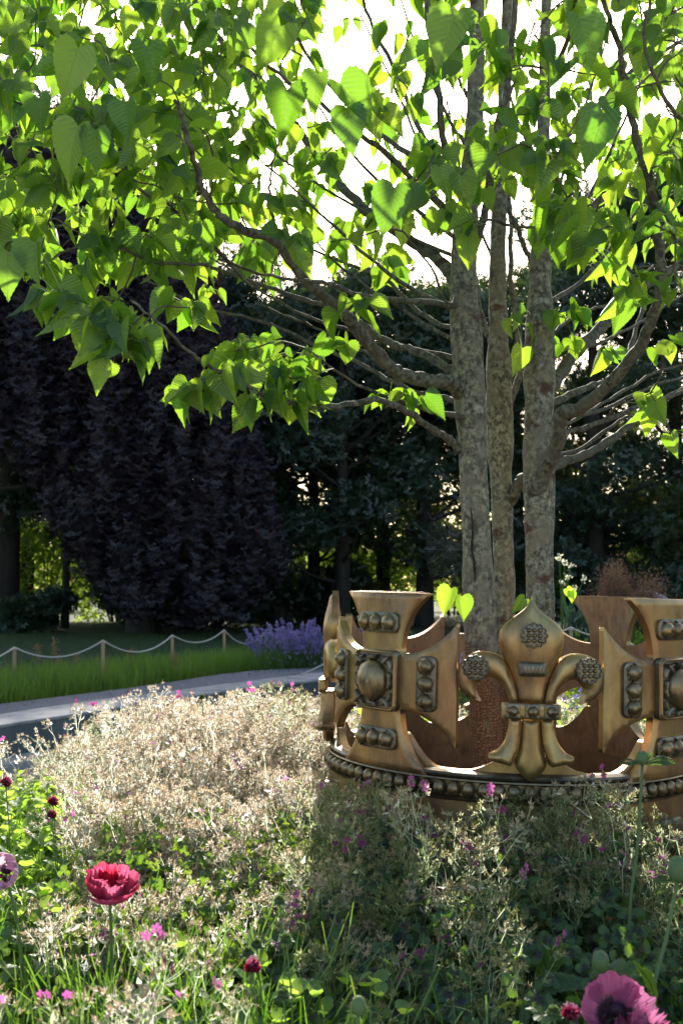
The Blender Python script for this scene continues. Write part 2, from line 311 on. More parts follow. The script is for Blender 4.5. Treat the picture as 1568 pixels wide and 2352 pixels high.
M_stone = solid('grey_driftwood', (.28, .24, .26), (.42, .37, .39), 9, .8, stretch=(.2, 1, 1))
M_web = leafmat('web_silk', (.6, .6, .6), (.7, .7, .7), (.7, .7, .7), (.8, .8, .8), .4, .2, .3)
# ============================================================ the setting
def sheet(name, pts, z, mat, kind='structure', thick=None):
    M = Mass(); M.add([(x, y, z) for x, y in pts], [tuple(range(len(pts)))], 0); o = M.build(name, mat); tag(o, kind=kind); return o
FT = [PZ(-420, 1790, .4), PZ(-150, 1705, .4), PZ(0, 1669, .4), PZ(211, 1637, .4), PZ(367, 1613, .4), PZ(560, 1583, .4), PZ(753, 1562, .4), PZ(900, 1549, .4), PZ(1080, 1538, .4)]
BT = [PZ(-420, 1735, .4), PZ(-150, 1672, .4), PZ(0, 1644, .4), PZ(211, 1612, .4), PZ(367, 1593, .4), PZ(560, 1568, .4), PZ(753, 1545, .4), PZ(900, 1534, .4), PZ(1080, 1525, .4)]
GB = [PZ(-420, 1690, .4), PZ(-150, 1638, .4), PZ(0, 1618, .4), PZ(211, 1592, .4), PZ(367, 1571, .4), PZ(560, 1543, .4), PZ(753, 1533, .4), PZ(900, 1524, .4), PZ(1080, 1516, .4)]
FT, BT, GB = [spline(q, 4) for q in (FT, BT, GB)]
def ribbon(name, A, B, za, mat):
    M = Mass(); vs = []
    for a, b in zip(A, B): vs += [(a.x, a.y, za), (b.x, b.y, za)]
    M.add(vs, [(2 * i, 2 * i + 2, 2 * i + 3, 2 * i + 1) for i in range(len(A) - 1)]); return tag(M.build(name, mat), kind='structure')
# lower bed soil, raised ground beyond the wall, gravel path, mown lawn running to the horizon
sheet('ground', [(-600, -300), (600, -300), (600, 900), (-600, 900)], 0.0, M_soil)
sheet('bounce_ground', [(-600, -300), (600, -300), (600, .9), (-600, .9)], 0.006, M_bounce)  # unseen pale sheet behind the camera, added to bounce warm fill onto the bronze
vs = [(a.x, a.y) for a in BT]
lower = [(-40, -10)] + [(-40, vs[0][1])] + vs + [(30, vs[-1][1] + 6), (600, 60), (600, -10)]
G = Mass(); up = [(p[0], p[1] + .02) for p in vs] + [(3.0, 9.5), (4.5, 7.2), (9, 6.5), (600, 6.5), (600, 900), (-600, 900), (-600, vs[0][1])]
G.add([(x, y, .36) for x, y in up], [tuple(range(len(up)))]); tag(G.build('lawn', M_lawn), kind='structure')
ribbon('gravel_path', BT, GB, .404, M_gravel)
# low curved retaining wall with a smooth coping
W = Mass(); n = len(FT); v = []
for a, b in zip(FT, BT):
    v += [(a.x, a.y, .0), (a.x, a.y, .385)]
    v += [(b.x, b.y, .385), (b.x, b.y, .0)]
W.add(v, [(4 * i, 4 * i + 4, 4 * i + 5, 4 * i + 1) for i in range(n - 1)] + [(4 * i + 2, 4 * i + 6, 4 * i + 7, 4 * i + 3) for i in range(n - 1)], 0)
wall = W.build('face', M_wallf)
Cp = Mass(); v = []
for i, (a, b) in enumerate(zip(FT, BT)):
    d = (a - b).normalized() * .006; a2 = a + d
    for q, z in ((a2, .386), (a2, .406), (a2 - d * 1.2, .412), (b + d, .412), (b, .406), (b, .386)): v.append((q.x, q.y, z))
Cp.add(v, [(6 * i + k, 6 * i + 6 + k, 6 * i + 6 + (k + 1) % 6, 6 * i + (k + 1) % 6) for i in range(n - 1) for k in range(6)], 0)
cop = Cp.build('coping', M_conc)
# front face runs to 3 mm under the coping
Jt = Mass()
for i_ in (5, 11, 17, 22, 27):
    a, b = FT[i_], BT[i_]; s_ = (FT[i_ + 1] - a).normalized() * .004
    Jt.add([(a.x, a.y, .4125), (a.x + s_.x, a.y + s_.y, .4125), (b.x + s_.x, b.y + s_.y, .4125), (b.x, b.y, .4125)], [(0, 1, 2, 3)], 0)
jt = Jt.build('joints', M_soil)
lt = Mass(); lq = []
for i_ in range(110):
    k_ = random.randrange(len(GB) - 1); lq.append(tuple(BT[k_].lerp(GB[k_], random.random() ** .5).lerp(BT[k_ + 1].lerp(GB[k_ + 1], .8), random.random() * .5))[:2] + (.412,))
lt.inst(Tpl().add([(0, 0, 0), (.4, .4, .15), (0, 1, .05), (-.4, .4, .2)], [(0, 1, 2), (0, 2, 3)], 0), frames(rng.normal(size=(110, 3)) * [1, 1, .05], rng.normal(size=(110, 3)) * .2 + [0, 0, 1]), lq, rng.uniform(.02, .05, 110)); tag(lt.build('leaf_litter', M_plume), 'scattered small dry leaves on the gravel path', 'fallen leaves', kind='stuff')
we = tag(empty('retaining_wall', (FT[12].x, FT[12].y, 0)), 'low curved concrete wall with a smooth pale top beside the gravel path', 'wall')
for o in (wall, cop, jt): o.parent = we; o.location = (-FT[12].x, -FT[12].y, 0)
PV = [PZ(q[0], q[1], .19) for q in ((-420, 1810), (-150, 1762), (0, 1738), (211, 1706), (420, 1670), (600, 1642), (800, 1618))]
A = spline(PV, 4); B = [p + (p - Vector((0, 30, p.z))).normalized() * -.35 for p in A]
pm = Mass(); v = []
for a, b in zip(A, B):
    b = Vector((a.x * .97 + .02, a.y - .45, 0)); v += [(a.x, a.y, .19), (b.x, b.y, .19), (b.x, b.y, 0)]
pm.add(v, [(3 * i + k, 3 * i + k + 3, 3 * i + k + 4, 3 * i + k + 1) for i in range(len(A) - 1) for k in (0, 1)]); tag(pm.build('paving_strip', M_conc), kind='structure')
# ---- rope fence: posts, each rope span a thing of its own
post_px = [(-190, 1505, 8.9), (34, 1487, 9.9), (237, 1471, 10.3), (396, 1459, 12.05), (515, 1447, 13.6), (610, 1451, 14.6)]
post_where = ['outside the left edge', 'nearest the left edge of the picture', 'second from the left edge, in tall verge grass', 'third from the left, midway along the verge', 'fourth from the left, before the violet flowers', 'half buried in the violet flowers']
tops = []
def post(top, label, r=.018, group='wooden posts of the rope fence'):
    e = tag(empty('fence_post', (top.x, top.y, .36)), label, 'post', group)
    M = Mass(); h = top.z - .36
    tube(M, [(0, 0, -.1), (.004, 0, h * .5), (0, 0, h - .012), (0, 0, h)], [r, r, r * .97, r * .7], 8); M.build('shaft', M_wood, e)
    M = Mass(); tube(M, [(math.cos(a) * (r + .003), math.sin(a) * (r + .003), h - .02 + .001 * a) for a in np.linspace(0, 2 * PI, 13)], .0055, 5); M.build('rope_loop', M_rope, e)
def rope(a, b, sag, label, r=.009, name='rope', group='rope spans of the fence'):
    pts = [a.lerp(b, t) + Vector((0, 0, -4 * sag * t * (1 - t))) for t in np.linspace(0, 1, 15)]; c = a
    M = Mass(); tube(M, pts, r, 6); return tag(M.build(name, M_rope, loc=tuple(c)), label, 'rope', group)
for (x, y, Y), wh in zip(post_px, post_where):
    p = P(x, y, Y); tops.append(p); post(p, 'slim round wooden fence post ' + wh)
sl_ = ['sagging rope running out past the left edge', 'sagging pale rope between the first and second posts from the left', 'sagging pale rope between the second and third posts', 'sagging pale rope between the third and fourth posts', 'short sagging rope between the fourth post and the violet flowers']
for i in range(5): rope(tops[i], tops[i + 1], (.13, .125, .15, .12, .17)[i], sl_[i])
rope(tops[5], P(800, 1512, 13.2), .05, 'pale rope descending through the violet flowers from the last post')
rope(PZ(690, 1550, .42), P(790, 1500, 11.4), .01, 'taut pale rope rising from the wall top towards the bronze crown')
# fence behind the crown
r0 = P(985, 1492, 7.6); r1 = P(1063, 1455, 8.2); r2 = P(1310, 1441, 7.6); r3 = P(1450, 1452, 7.4)
post(r1, 'slim post seen left of the trunks behind the bronze crown', .012, 'posts behind the crown'); post(r2, 'slim post seen right of the trunks behind the bronze crown', .012, 'posts behind the crown')
rope(r0, r1, .03, 'pale rope seen left of the trunks behind the crown', .006)
rope(r1, r2, .10, 'pale rope passing behind the three trunks', .006); rope(r2, r3, .05, 'pale rope over yellow flowers right of the trunks', .006)

# ============================================================ bronze crown
CX, CY, CR = .568, 3.6, .6
crown = tag(empty('crown_sculpture', (CX, CY, 0), R(-3.3)), 'large bronze royal crown with crosses and fleurs-de-lis standing round the tree trunks', 'sculpture')
crown.scale = (.972, .972, 1); crown.rotation_euler = (0, R(1.4), R(-3.3)); crown.location = (CX - .024, CY, 0)
def bend(u, v, n, r=CR):
    a = u / r; return ((r + n) * math.sin(a), -(r + n) * math.cos(a), v)
def segdist(p, poly):
    q = np.roll(poly, -1, 0); d = q - poly; L2 = np.maximum((d * d).sum(1), 1e-12)
    t = np.clip(((p[:, None, :] - poly[None]) * d[None]).sum(2) / L2, 0, 1)
    return np.sqrt((((poly[None] + t[..., None] * d[None]) - p[:, None, :]) ** 2).sum(2)).min(1)
def inside(p, poly):
    x, y = p[:, 0], p[:, 1]; c = np.zeros(len(p), bool); j = len(poly) - 1
    for i in range(len(poly)):
        xi, yi = poly[i]; xj, yj = poly[j]
        k = ((yi > y) != (yj > y)) & (x < (xj - xi) * (y - yi) / (yj - yi + 1e-15) + xi); c ^= k; j = i
    return c
def dens(poly, s):
    out = []; n = len(poly)
    for i in range(n):
        a = np.array(poly[i]); b = np.array(poly[(i + 1) % n]); k = max(1, int(np.linalg.norm(b - a) / s))
        for t in range(k): out.append(a + (b - a) * t / k)
    return np.array(out)
def panel(M, poly, thick, w, H, n0=0., s=.009, mode='round', mf=0, mb=1, fn=None, bendf=bend):
    """sheet of metal cut to an outline: inflated or bevelled face, real edge thickness, plain back"""
    poly = dens(poly, s); area = .5 * np.sum(poly[:, 0] * np.roll(poly[:, 1], -1) - np.roll(poly[:, 0], -1) * poly[:, 1])
    if area < 0: poly = poly[::-1]
    lo, hi = poly.min(0), poly.max(0); gx = np.arange(lo[0], hi[0], s); gy = np.arange(lo[1], hi[1], s)
    g = np.array([(x + (s / 2 if j % 2 else 0), y) for j, y in enumerate(gy) for x in gx]); g = g[inside(g, poly)]
    if len(g): g = g[segdist(g, poly) > s * .55]
    ex = []
    if mode == 'bevel':   # extra ring where the bevel meets the flat
        nxt = np.roll(poly, -1, 0); prv = np.roll(poly, 1, 0); tg = norm(nxt - prv); nn = np.stack([-tg[:, 1], tg[:, 0]], 1); r_ = poly + nn * w
        r_ = r_[inside(r_, poly)]; r_ = r_[segdist(r_, poly) > w * .93]; ex = list(r_)
        if len(g): d = segdist(g, poly); g = g[(np.abs(d - w) > s * .35)]
    pts = list(poly) + list(g) + ex; nb = len(poly)
    res = delaunay_2d_cdt([Vector(p) for p in pts], [(i, (i + 1) % nb) for i in range(nb)], [], 1, 1e-7)
    V = np.array([tuple(p) for p in res[0]]); Fs = [tuple(f) for f in res[2]]
    d = segdist(V, poly); k = np.clip(d / w, 0, 1); h = H * (np.sqrt(1 - (1 - k) ** 2) if mode == 'round' else k)
    h[d < 1e-6] = 0
    n = n0 + thick + h + (np.array([fn(u, v, dd) for (u, v), dd in zip(V, d)]) if fn else 0)
    ff = []
    for f in Fs:
        a, b, c = V[f[0]], V[f[1]], V[f[2]]
        ff.append(f if (b[0] - a[0]) * (c[1] - a[1]) - (b[1] - a[1]) * (c[0] - a[0]) > 0 else f[::-1])
    M.add([bendf(u, v, q) for (u, v), q in zip(V, n)], ff, mf)
    M.add([bendf(u, v, n0) for (u, v) in V], [f[::-1] for f in ff], mb)
    e = [bendf(u, v, n0) for u, v in poly] + [bendf(u, v, n0 + thick + (fn(u, v, 0) if fn else 0)) for u, v in poly]
    M.add(e, [(i, (i + 1) % nb, nb + (i + 1) % nb, nb + i) for i in range(nb)], mf)
def bez(a, b, c, n=10): return [tuple((1 - t) ** 2 * np.array(a) + 2 * t * (1 - t) * np.array(b) + t * t * np.array(c)) for t in np.linspace(0, 1, n + 1)]
def sm(pts, n=5): return [(p.x, p.y) for p in spline([(x, y, 0) for x, y in pts], n)]
def blob(M, c, r, h, seg=9, rg=4, m=0, jit=.06, n0=0., bendf=bend, squash=1.):
    """faceted half dome lying on the sheet"""
    vs = []; u0, v0 = c; ru, rv = r if hasattr(r, '__len__') else (r, r)
    ph0 = random.random() * 6
    for i in range(rg + 1):
        a = PI / 2 * i / rg * 1.0
        for k in range(seg):
            t = ph0 + 2 * PI * (k + .5 * (i % 2)) / seg; j = 1 + random.uniform(-jit, jit)
            vs.append(bendf(u0 + ru * math.cos(a) * math.cos(t) * j, v0 + rv * math.cos(a) * math.sin(t) * j, n0 + h * math.sin(a) ** squash * j))
    M.add(vs, [(i * seg + k, i * seg + (k + 1) % seg, (i + 1) * seg + (k + 1) % seg, (i + 1) * seg + k) for i in range(rg) for k in range(seg)] + [tuple(rg * seg + k for k in range(seg))], m)
def rrect(cu, cv, hu, hv, r, n=4):
    out = []
    for sx, sy, a0 in ((1, -1, -PI / 2), (1, 1, 0), (-1, 1, PI / 2), (-1, -1, PI)):
        for k in range(n + 1):
            a = a0 + PI / 2 * k / n; out.append((cu + sx * (hu - r) + r * math.cos(a), cv + sy * (hv - r) + r * math.sin(a)))
    return out
def strip(M, pts, wd, h, n0, m=0, bendf=bend):
    """a raised modelled ridge along a line, for the cast leaf ornaments"""
    p = [np.array(q) for q in pts]; vs = []; n = len(p)
    for i in range(n):
        t = p[min(i + 1, n - 1)] - p[max(i - 1, 0)]; t = t / np.linalg.norm(t); s = np.array([-t[1], t[0]]); wi = wd * math.sin(PI * (i + .35) / (n - .3)) ** .7
        for k, hh in ((-1, 0), (-.5, .8), (0, 1), (.5, .8), (1, 0)): q = p[i] + s * wi * k; vs.append(bendf(q[0], q[1], n0 + h * hh))
    M.add(vs, [(i * 5 + k + 1, i * 5 + k, i * 5 + k + 5, i * 5 + k + 6) for i in range(n - 1) for k in range(4)], m)
CV = 1.065; a_, e_, k_ = .262, .178, .082
def quad_pts(sx, sy):   # concave side between two arms
    p = bez((e_, a_), (.083, .19), (k_, k_), 12)[:-1] + bez((k_, k_), (.19, .083), (a_, e_), 12)
    return [(sx * u, sy * v) for u, v in p]
def cross_poly():
    q1 = quad_pts(1, 1); q2 = quad_pts(1, -1)[::-1]; q3 = quad_pts(-1, -1); q4 = quad_pts(-1, 1)[::-1]
    return [(u, v + CV) for u, v in q1 + q2 + q3 + q4]
def row_mount(M, cu, cv, horiz):
    hu, hv = (.080, .031) if horiz else (.031, .080)
    panel(M, rrect(cu, cv, hu, hv, .020), .012, .005, .003, n0=.032, s=.010, mode='bevel', mf=0, mb=0)
    for k in (-1, 0, 1):
        c = (cu + k * .048, cv) if horiz else (cu, cv + k * .050)
        blob(M, c, .0245, .023, 9, 4, m=1, jit=.05, n0=.046)
        for t in range(5):
            a = t * 1.26 + k; strip(M, [(c[0] + .019 * math.cos(a), c[1] + .019 * math.sin(a)), (c[0] + .024 * math.cos(a + .3), c[1] + .024 * math.sin(a + .3)), (c[0] + .028 * math.cos(a + .6), c[1] + .027 * math.sin(a + .6))], .004, .007, .046, 0)
def make_cross():
    M = Mass(); panel(M, cross_poly(), .026, .010, .008, s=.012, mode='bevel'); o = M.build('cross', [M_gold, M_brown], crown)
    for cu, cv, hz in ((0, CV + .172, 1), (0, CV - .172, 1), (.176, CV, 0), (-.176, CV, 0)):
        J = Mass(); row_mount(J, cu, cv, hz); J.build('jewel_mount', [M_dark, M_jewel], o)
    J = Mass(); panel(J, rrect(0, CV, .084, .090, .018), .018, .004, .003, n0=.032, s=.012, mode='bevel', mf=0, mb=0)
    for i in range(4):      # raised double frame
        pass
    fr = rrect(0, CV, .078, .084, .016); fr2 = fr + [fr[0]]
    for i in range(0, len(fr2) - 1):
        a, b = fr2[i], fr2[i + 1]; strip(J, [a, ((a[0] + b[0]) / 2, (a[1] + b[1]) / 2), b], .006, .007, .052, 2)
    blob(J, (0, CV), (.056, .066), .042, 9, 5, m=1, jit=.055, n0=.052, squash=.85)
    for sx in (-1, 1):      # cast leaves crossing the four corners
        for sy in (-1, 1):
            strip(J, sm([(sx * .070, CV + sy * .036), (sx * .058, CV + sy * .058), (sx * .034, CV + sy * .072)], 4), .009, .014, .053)
            strip(J, sm([(sx * .066, CV + sy * .072), (sx * .052, CV + sy * .058), (sx * .040, CV + sy * .052)], 4), .010, .020, .053)
            strip(J, sm([(sx * .020, CV + sy * .076), (sx * .008, CV + sy * .066), (sx * -.012, CV + sy * .074)], 4), .007, .016, .053)
            strip(J, sm([(sx * .070, CV + sy * .012), (sx * .060, CV + sy * .022), (sx * .068, CV - sy * .012)], 4), .006, .014, .053)
    J.build('jewel_mount', [M_dark, M_jewel, M_gold], o)
    return o
FS = .000292
def fz(x, y): return ((x - 783) * FS, 1.325 - (y - 25) * FS)
def mir(p): return [(-u, v) for u, v in p]
def rosette(M, c):
    out = [(c[0] + .0355 * (1 + .055 * math.cos(12 * t)) * math.cos(t), c[1] + .0355 * (1 + .055 * math.cos(12 * t)) * math.sin(t)) for t in np.linspace(0, 2 * PI, 73)[:-1]]
    panel(M, out, .020, .003, .002, n0=.044, s=.007, mode='round', mf=0, mb=0, bendf=bend)
    for t in range(12):
        a = 2 * PI * t / 12; u, v = c[0] + .0285 * math.cos(a), c[1] + .0285 * math.sin(a)
        strip(M, [(u + .006 * math.cos(q), v + .006 * math.sin(q)) for q in np.linspace(a - 2.2, a + 2.2, 7)], .0022, .0045, .066, 0)
    for i in (-1, 0, 1):
        for j in (-1, 0, 1): blob(M, (c[0] + i * .0145, c[1] + j * .0145), .0068, .011, 10, 4, m=1, jit=.0, n0=.065)
def make_fleur():
    e = bpy.data.objects.new('fleur_de_lis', None); col.objects.link(e); e.parent = crown
    core = sm([fz(*p) for p in ((783, 22), (800, 60), (838, 130), (925, 205), (1025, 280), (1078, 350), (1094, 425), (1085, 520), (1040, 640), (985, 760), (930, 900), (905, 1060))], 4)
    lf = mir(core)[::-1]
    M = Mass(); panel(M, core + lf, .022, .055, .022, n0=.004, s=.0085, fn=lambda u, v, d: .006 * math.cos((v - 1.19) * 26) * min(1, d / .03)); pet = M.build('leaf', [M_gold, M_brown], e, smooth=True)
    J = Mass(); rosette(J, fz(790, 395)); J.build('rosette', [M_dark, M_jewel], pet)
    J = Mass(); panel(J, rrect(*fz(780, 720), .036, .020, .006), .012, .018, .010, n0=.048, s=.006, mf=0, mb=0)
    for a in np.linspace(-.028, .028, 6): strip(J, [(fz(780, 720)[0] + a, fz(0, 735)[1] - .006), (fz(780, 720)[0] + a * .8, fz(0, 720)[1]), (fz(780, 720)[0] + a, fz(0, 705)[1] + .006)], .0018, .003, .069, 0)
    J.build('bar_jewel', [M_dark], pet, smooth=True)
    side = sm([fz(*p) for p in ((665, 1060), (632, 900), (590, 770), (530, 655), (460, 597), (380, 572), (270, 572), (180, 612), (108, 695), (76, 800), (90, 900), (140, 975), (220, 1022), (305, 1054))], 4) + \
        sm([fz(*p) for p in ((300, 1045), (268, 1000), (252, 930), (270, 870), (320, 832), (390, 815), (460, 842), (520, 905), (560, 990), (580, 1060))], 4)
    for s_ in (1, -1):
        pl = side if s_ == 1 else mir(side)[::-1]
        M = Mass(); panel(M, pl, .030, .034, .022, n0=.002, s=.0085); sp = M.build('side_petal', [M_gold, M_brown], e, smooth=True)
        c = fz(272, 722); J = Mass(); rosette(J, (c[0] * s_, c[1])); J.build('rosette', [M_dark, M_jewel], sp)
    M = Mass(); panel(M, [fz(*p) for p in ((508, 1192), (1037, 1192), (1037, 1046), (508, 1046))], .018, .006, .004, n0=.044, s=.014, mode='bevel', mb=0); b = M.build('collar', [M_gold, M_dark], e)
    for x in (612, 782, 950):
        c = fz(x, 1115); J = Mass(); panel(J, rrect(c[0], c[1], .0185, .0205, .005), .006, .003, .002, n0=.066, s=.010, mode='bevel', mb=0); blob(J, c, .0165, .019, 7, 3, m=1, jit=.09, n0=.073); J.build('stud', [M_dark, M_jewel], b)
    st = [fz(*p) for p in ((698, 1190), (692, 1350), (672, 1500), (635, 1630), (690, 1720), (783, 1790), (876, 1720), (931, 1630), (894, 1500), (874, 1350), (868, 1190))]
    M = Mass(); panel(M, sm(st, 3), .026, .030, .014, n0=.008, s=.0095); M.build('foot_leaf', [M_gold, M_brown], e, smooth=True)
    fl = sm([fz(*p) for p in ((692, 1185), (684, 1350), (662, 1480), (600, 1640))], 4) + sm([fz(*p) for p in ((520, 1622), (415, 1596), (392, 1545))], 3) + sm([fz(*p) for p in ((470, 1505), (530, 1425), (566, 1310), (580, 1185))], 4)
    def flare(u, v, d): return .022 * max(0, min(1, (1.0 - v - .045) / .1)) ** 1.6
    for s_ in (1, -1):
        M = Mass(); panel(M, fl if s_ == 1 else mir(fl)[::-1], .028, .016, .016, n0=.012, s=.0085, fn=flare); M.build('side_foot', [M_gold, M_brown], e, smooth=True)
    return e
def turn(o, a):
    q = o.copy(); col.objects.link(q); q.rotation_euler.z = a
    for ch in list(o.children):
        c = ch.copy(); col.objects.link(c); c.parent = q
        for g in list(ch.children):
            d = g.copy(); col.objects.link(d); d.parent = c
    return q
crs = make_cross(); flr = make_fleur()
for k in (1, 2, 3): turn(crs, R(45 + 90 * k))
crs.rotation_euler.z = R(45)
for k in (1, 2, 3):
    q = bpy.data.objects.new('fleur_de_lis', None); col.objects.link(q); q.parent = crown; q.rotation_euler.z = R(90 * k)
    for ch in flr.children:
        c = ch.copy(); col.objects.link(c); c.parent = q
# ring plate with scalloped top
def ztop(a):
    u = ((a + R(22.5)) % R(45)) - R(22.5); k = int(round(a / R(45))) % 2; du = abs(u) * CR
    if k == 0:   # under a fleur
        return .822 + .050 * max(0, 1 - max(0, du - .075) / .12) ** 1.7
    return .822 + .09 * max(0, 1 - max(0, du - .085) / .12) ** 1.8
def wallring(M, ri, ro, zb, zt, n=288, mi=1, mo=0):
    A_ = np.linspace(0, 2 * PI, n + 1)[:-1]; v = []
    for a in A_:
        s, c = math.sin(a), -math.cos(a); t = zt(a) if callable(zt) else zt; tb = min(.006, t - zb)
        v += [(ri * s, ri * c, zb), (ro * s, ro * c, zb), (ro * s, ro * c, t - tb), ((ro - .004) * s, (ro - .004) * c, t), (ri * s, ri * c, t)]
    for k, m in ((0, mo), (1, mo), (2, mo), (3, mo), (4, mi)):
        M.add(v, [(5 * i + k, 5 * ((i + 1) % n) + k, 5 * ((i + 1) % n) + (k + 1) % 5, 5 * i + (k + 1) % 5) for i in range(n)], m)
M = Mass(); wallring(M, CR - .030, CR - .002, .74, ztop); M.build('scalloped_ring', [M_gold, M_brown], crown)
def lathe(M, prof, n=160, m=0, inner=False):
    v = []; k = len(prof)
    for i in range(n):
        a = 2 * PI * i / n; v += [(r * math.sin(a), -r * math.cos(a), z) for r, z in prof]
    for j in range(k):
        M.add(v, [(i * k + j, ((i + 1) % n) * k + j, ((i + 1) % n) * k + (j + 1) % k, i * k + (j + 1) % k) for i in range(n)], m if not inner or j != 0 else 1)
M = Mass(); lathe(M, [(.585, .822), (.585, .805), (.612, .803), (.620, .806), (.623, .812), (.618, .818), (.606, .822), (.598, .824)]); M.build('upper_lip', [M_dark], crown, smooth=True)
M = Mass(); lathe(M, [(.585, .802), (.585, .742), (.628, .742), (.632, .748), (.612, .754), (.610, .792), (.628, .798), (.626, .802)]); nb_ = 88
bd_ = M.build('bead_moulding', [M_jewel], crown)
B_ = Mass()
for i in range(nb_):
    a = 2 * PI * i / nb_; ellipsoid(B_, (.622 * math.sin(a), -.622 * math.cos(a), .773), (.0215, .0215, .0225), 8, 6, 0, jit=.035)
tag(B_.build('bead_row', [M_jewel], bd_), kind=None)
M = Mass(); lathe(M, [(.575, .740), (.575, .40), (.622, .40), (.622, .740)], inner=True); M.build('lower_band', [M_gold, M_brown], crown)
bandj = [c for c in crown.children if c.name.startswith('lower_band')][0]
for i in range(24):
    th = 2 * PI * i / 24; J = Mass()
    bf = lambda u, v, n, t=th: bend(u + t * CR, v, n + .022)
    if i % 3 == 0:
        panel(J, rrect(0, .60, .066, .085, .03), .012, .006, .004, n0=.0, s=.016, mode='bevel', mf=0, mb=0, bendf=bf); blob(J, (0, .60), (.042, .060), .040, 9, 4, 1, .04, .015, bf)
    else:
        panel(J, rrect(0, .60, .036, .085, .03), .012, .006, .004, n0=.0, s=.016, mode='bevel', mf=0, mb=0, bendf=bf)
        for q in (-.05, 0, .05): blob(J, (0, .60 + q), .024, .026, 9, 4, 1, .05, .015, bf)
    J.build('jewel_mount', [M_dark, M_jewel], bandj)
M = Mass(); lathe(M, [(.57, .395), (.57, -.05), (.655, -.05), (.66, .32), (.64, .345), (.655, .37), (.64, .395)]); M.build('base_moulding', [M_dark], crown, smooth=True)
# bolted bracket inside, on the back plate seen beside the left cross
M = Mass(); bxp = [bend(u + CR * R(135), .0, 0) for u in (0,)]
panel(M, rrect(CR * R(158), .86, .02, .02, .003), .004, .002, .001, n0=-.040, s=.01, mode='bevel', mf=0, mb=0); M.build('bracket', [M_dark], crown)
# earth held inside the crown
M = Mass(); lathe(M, [(.0, .60), (.2, .60), (.45, .58), (.568, .57), (.568, .30), (0, .30)], 48); e = M.build('planter_soil', [M_soil]); e.location = (CX, CY, 0); tag(e, kind='structure'); e.name = 'soil'
# ============================================================ handkerchief tree with several stems
tree = tag(empty('broadleaf_tree', (CX, CY, .7)), 'multi-stemmed young tree with heart-shaped leaves growing out of the bronze crown', 'tree')
TL = (CX, CY, .7)
attach = []     # points twigs may spring from: (pos, depth order)
def stem(name, pts, rad, mat, sides=16, wob=.05, par=None, knots=()):
    p = spline([P(*q) for q in pts], 9); n = len(p)
    rr = list(np.interp(np.linspace(0, 1, n), np.linspace(0, 1, len(rad)), rad))
    for i in range(n):
        rr[i] *= 1 + .05 * math.sin(i * 1.7 + len(pts)) * math.sin(i * .6)
        for kx in knots:
            rr[i] *= 1 + .16 * math.exp(-((i / n - kx) * 26) ** 2)
    M = Mass(); tube(M, p, rr, sides, wob=wob, var=.5); o = M.build(name, mat, tree, smooth=True); o.location = (-TL[0], -TL[1], -TL[2])
    return p, rr
def pr(w, Y): return w / 2 / F * Y
T1, _ = stem('trunk', [(1128, 1900, 3.52), (1120, 1740, 3.52), (1105, 1500, 3.5), (1092, 1200, 3.5), (1078, 900, 3.5), (1064, 650, 3.52), (1072, 480, 3.55), (1088, 300, 3.58), (1093, 150, 3.6), (1096, -60, 3.62), (1100, -400, 3.66), (1085, -800, 3.7)],
              [pr(x * .87, 3.5) for x in (92, 82, 76, 74, 73, 64, 56, 50, 46, 40, 30, 12)], M_bark, 22, .04, knots=(.2, .37, .42, .5))
T2, _ = stem('trunk', [(1172, 1850, 3.78), (1165, 1600, 3.78), (1158, 1350, 3.78), (1150, 1100, 3.78), (1146, 940, 3.78), (1144, 780, 3.8), (1142, 600, 3.82), (1150, 380, 3.85), (1160, 150, 3.9), (1165, -100, 3.9), (1160, -500, 3.9)],
              [pr(x * .83, 3.8) for x in (66, 60, 56, 58, 70, 54, 46, 40, 34, 28, 12)], M_bark, 20, .05, knots=(.35, .45))
T3, _ = stem('trunk', [(1246, 1880, 3.62), (1244, 1700, 3.62), (1240, 1400, 3.6), (1237, 1100, 3.6), (1238, 850, 3.6), (1240, 640, 3.6), (1243, 450, 3.62), (1248, 250, 3.66), (1252, 60, 3.7), (1258, -200, 3.7), (1270, -600, 3.72)],
              [pr(x * .84, 3.6) for x in (84, 78, 75, 76, 72, 60, 44, 36, 30, 24, 10)], M_bark, 22, .04, knots=(.3, .39, .44))
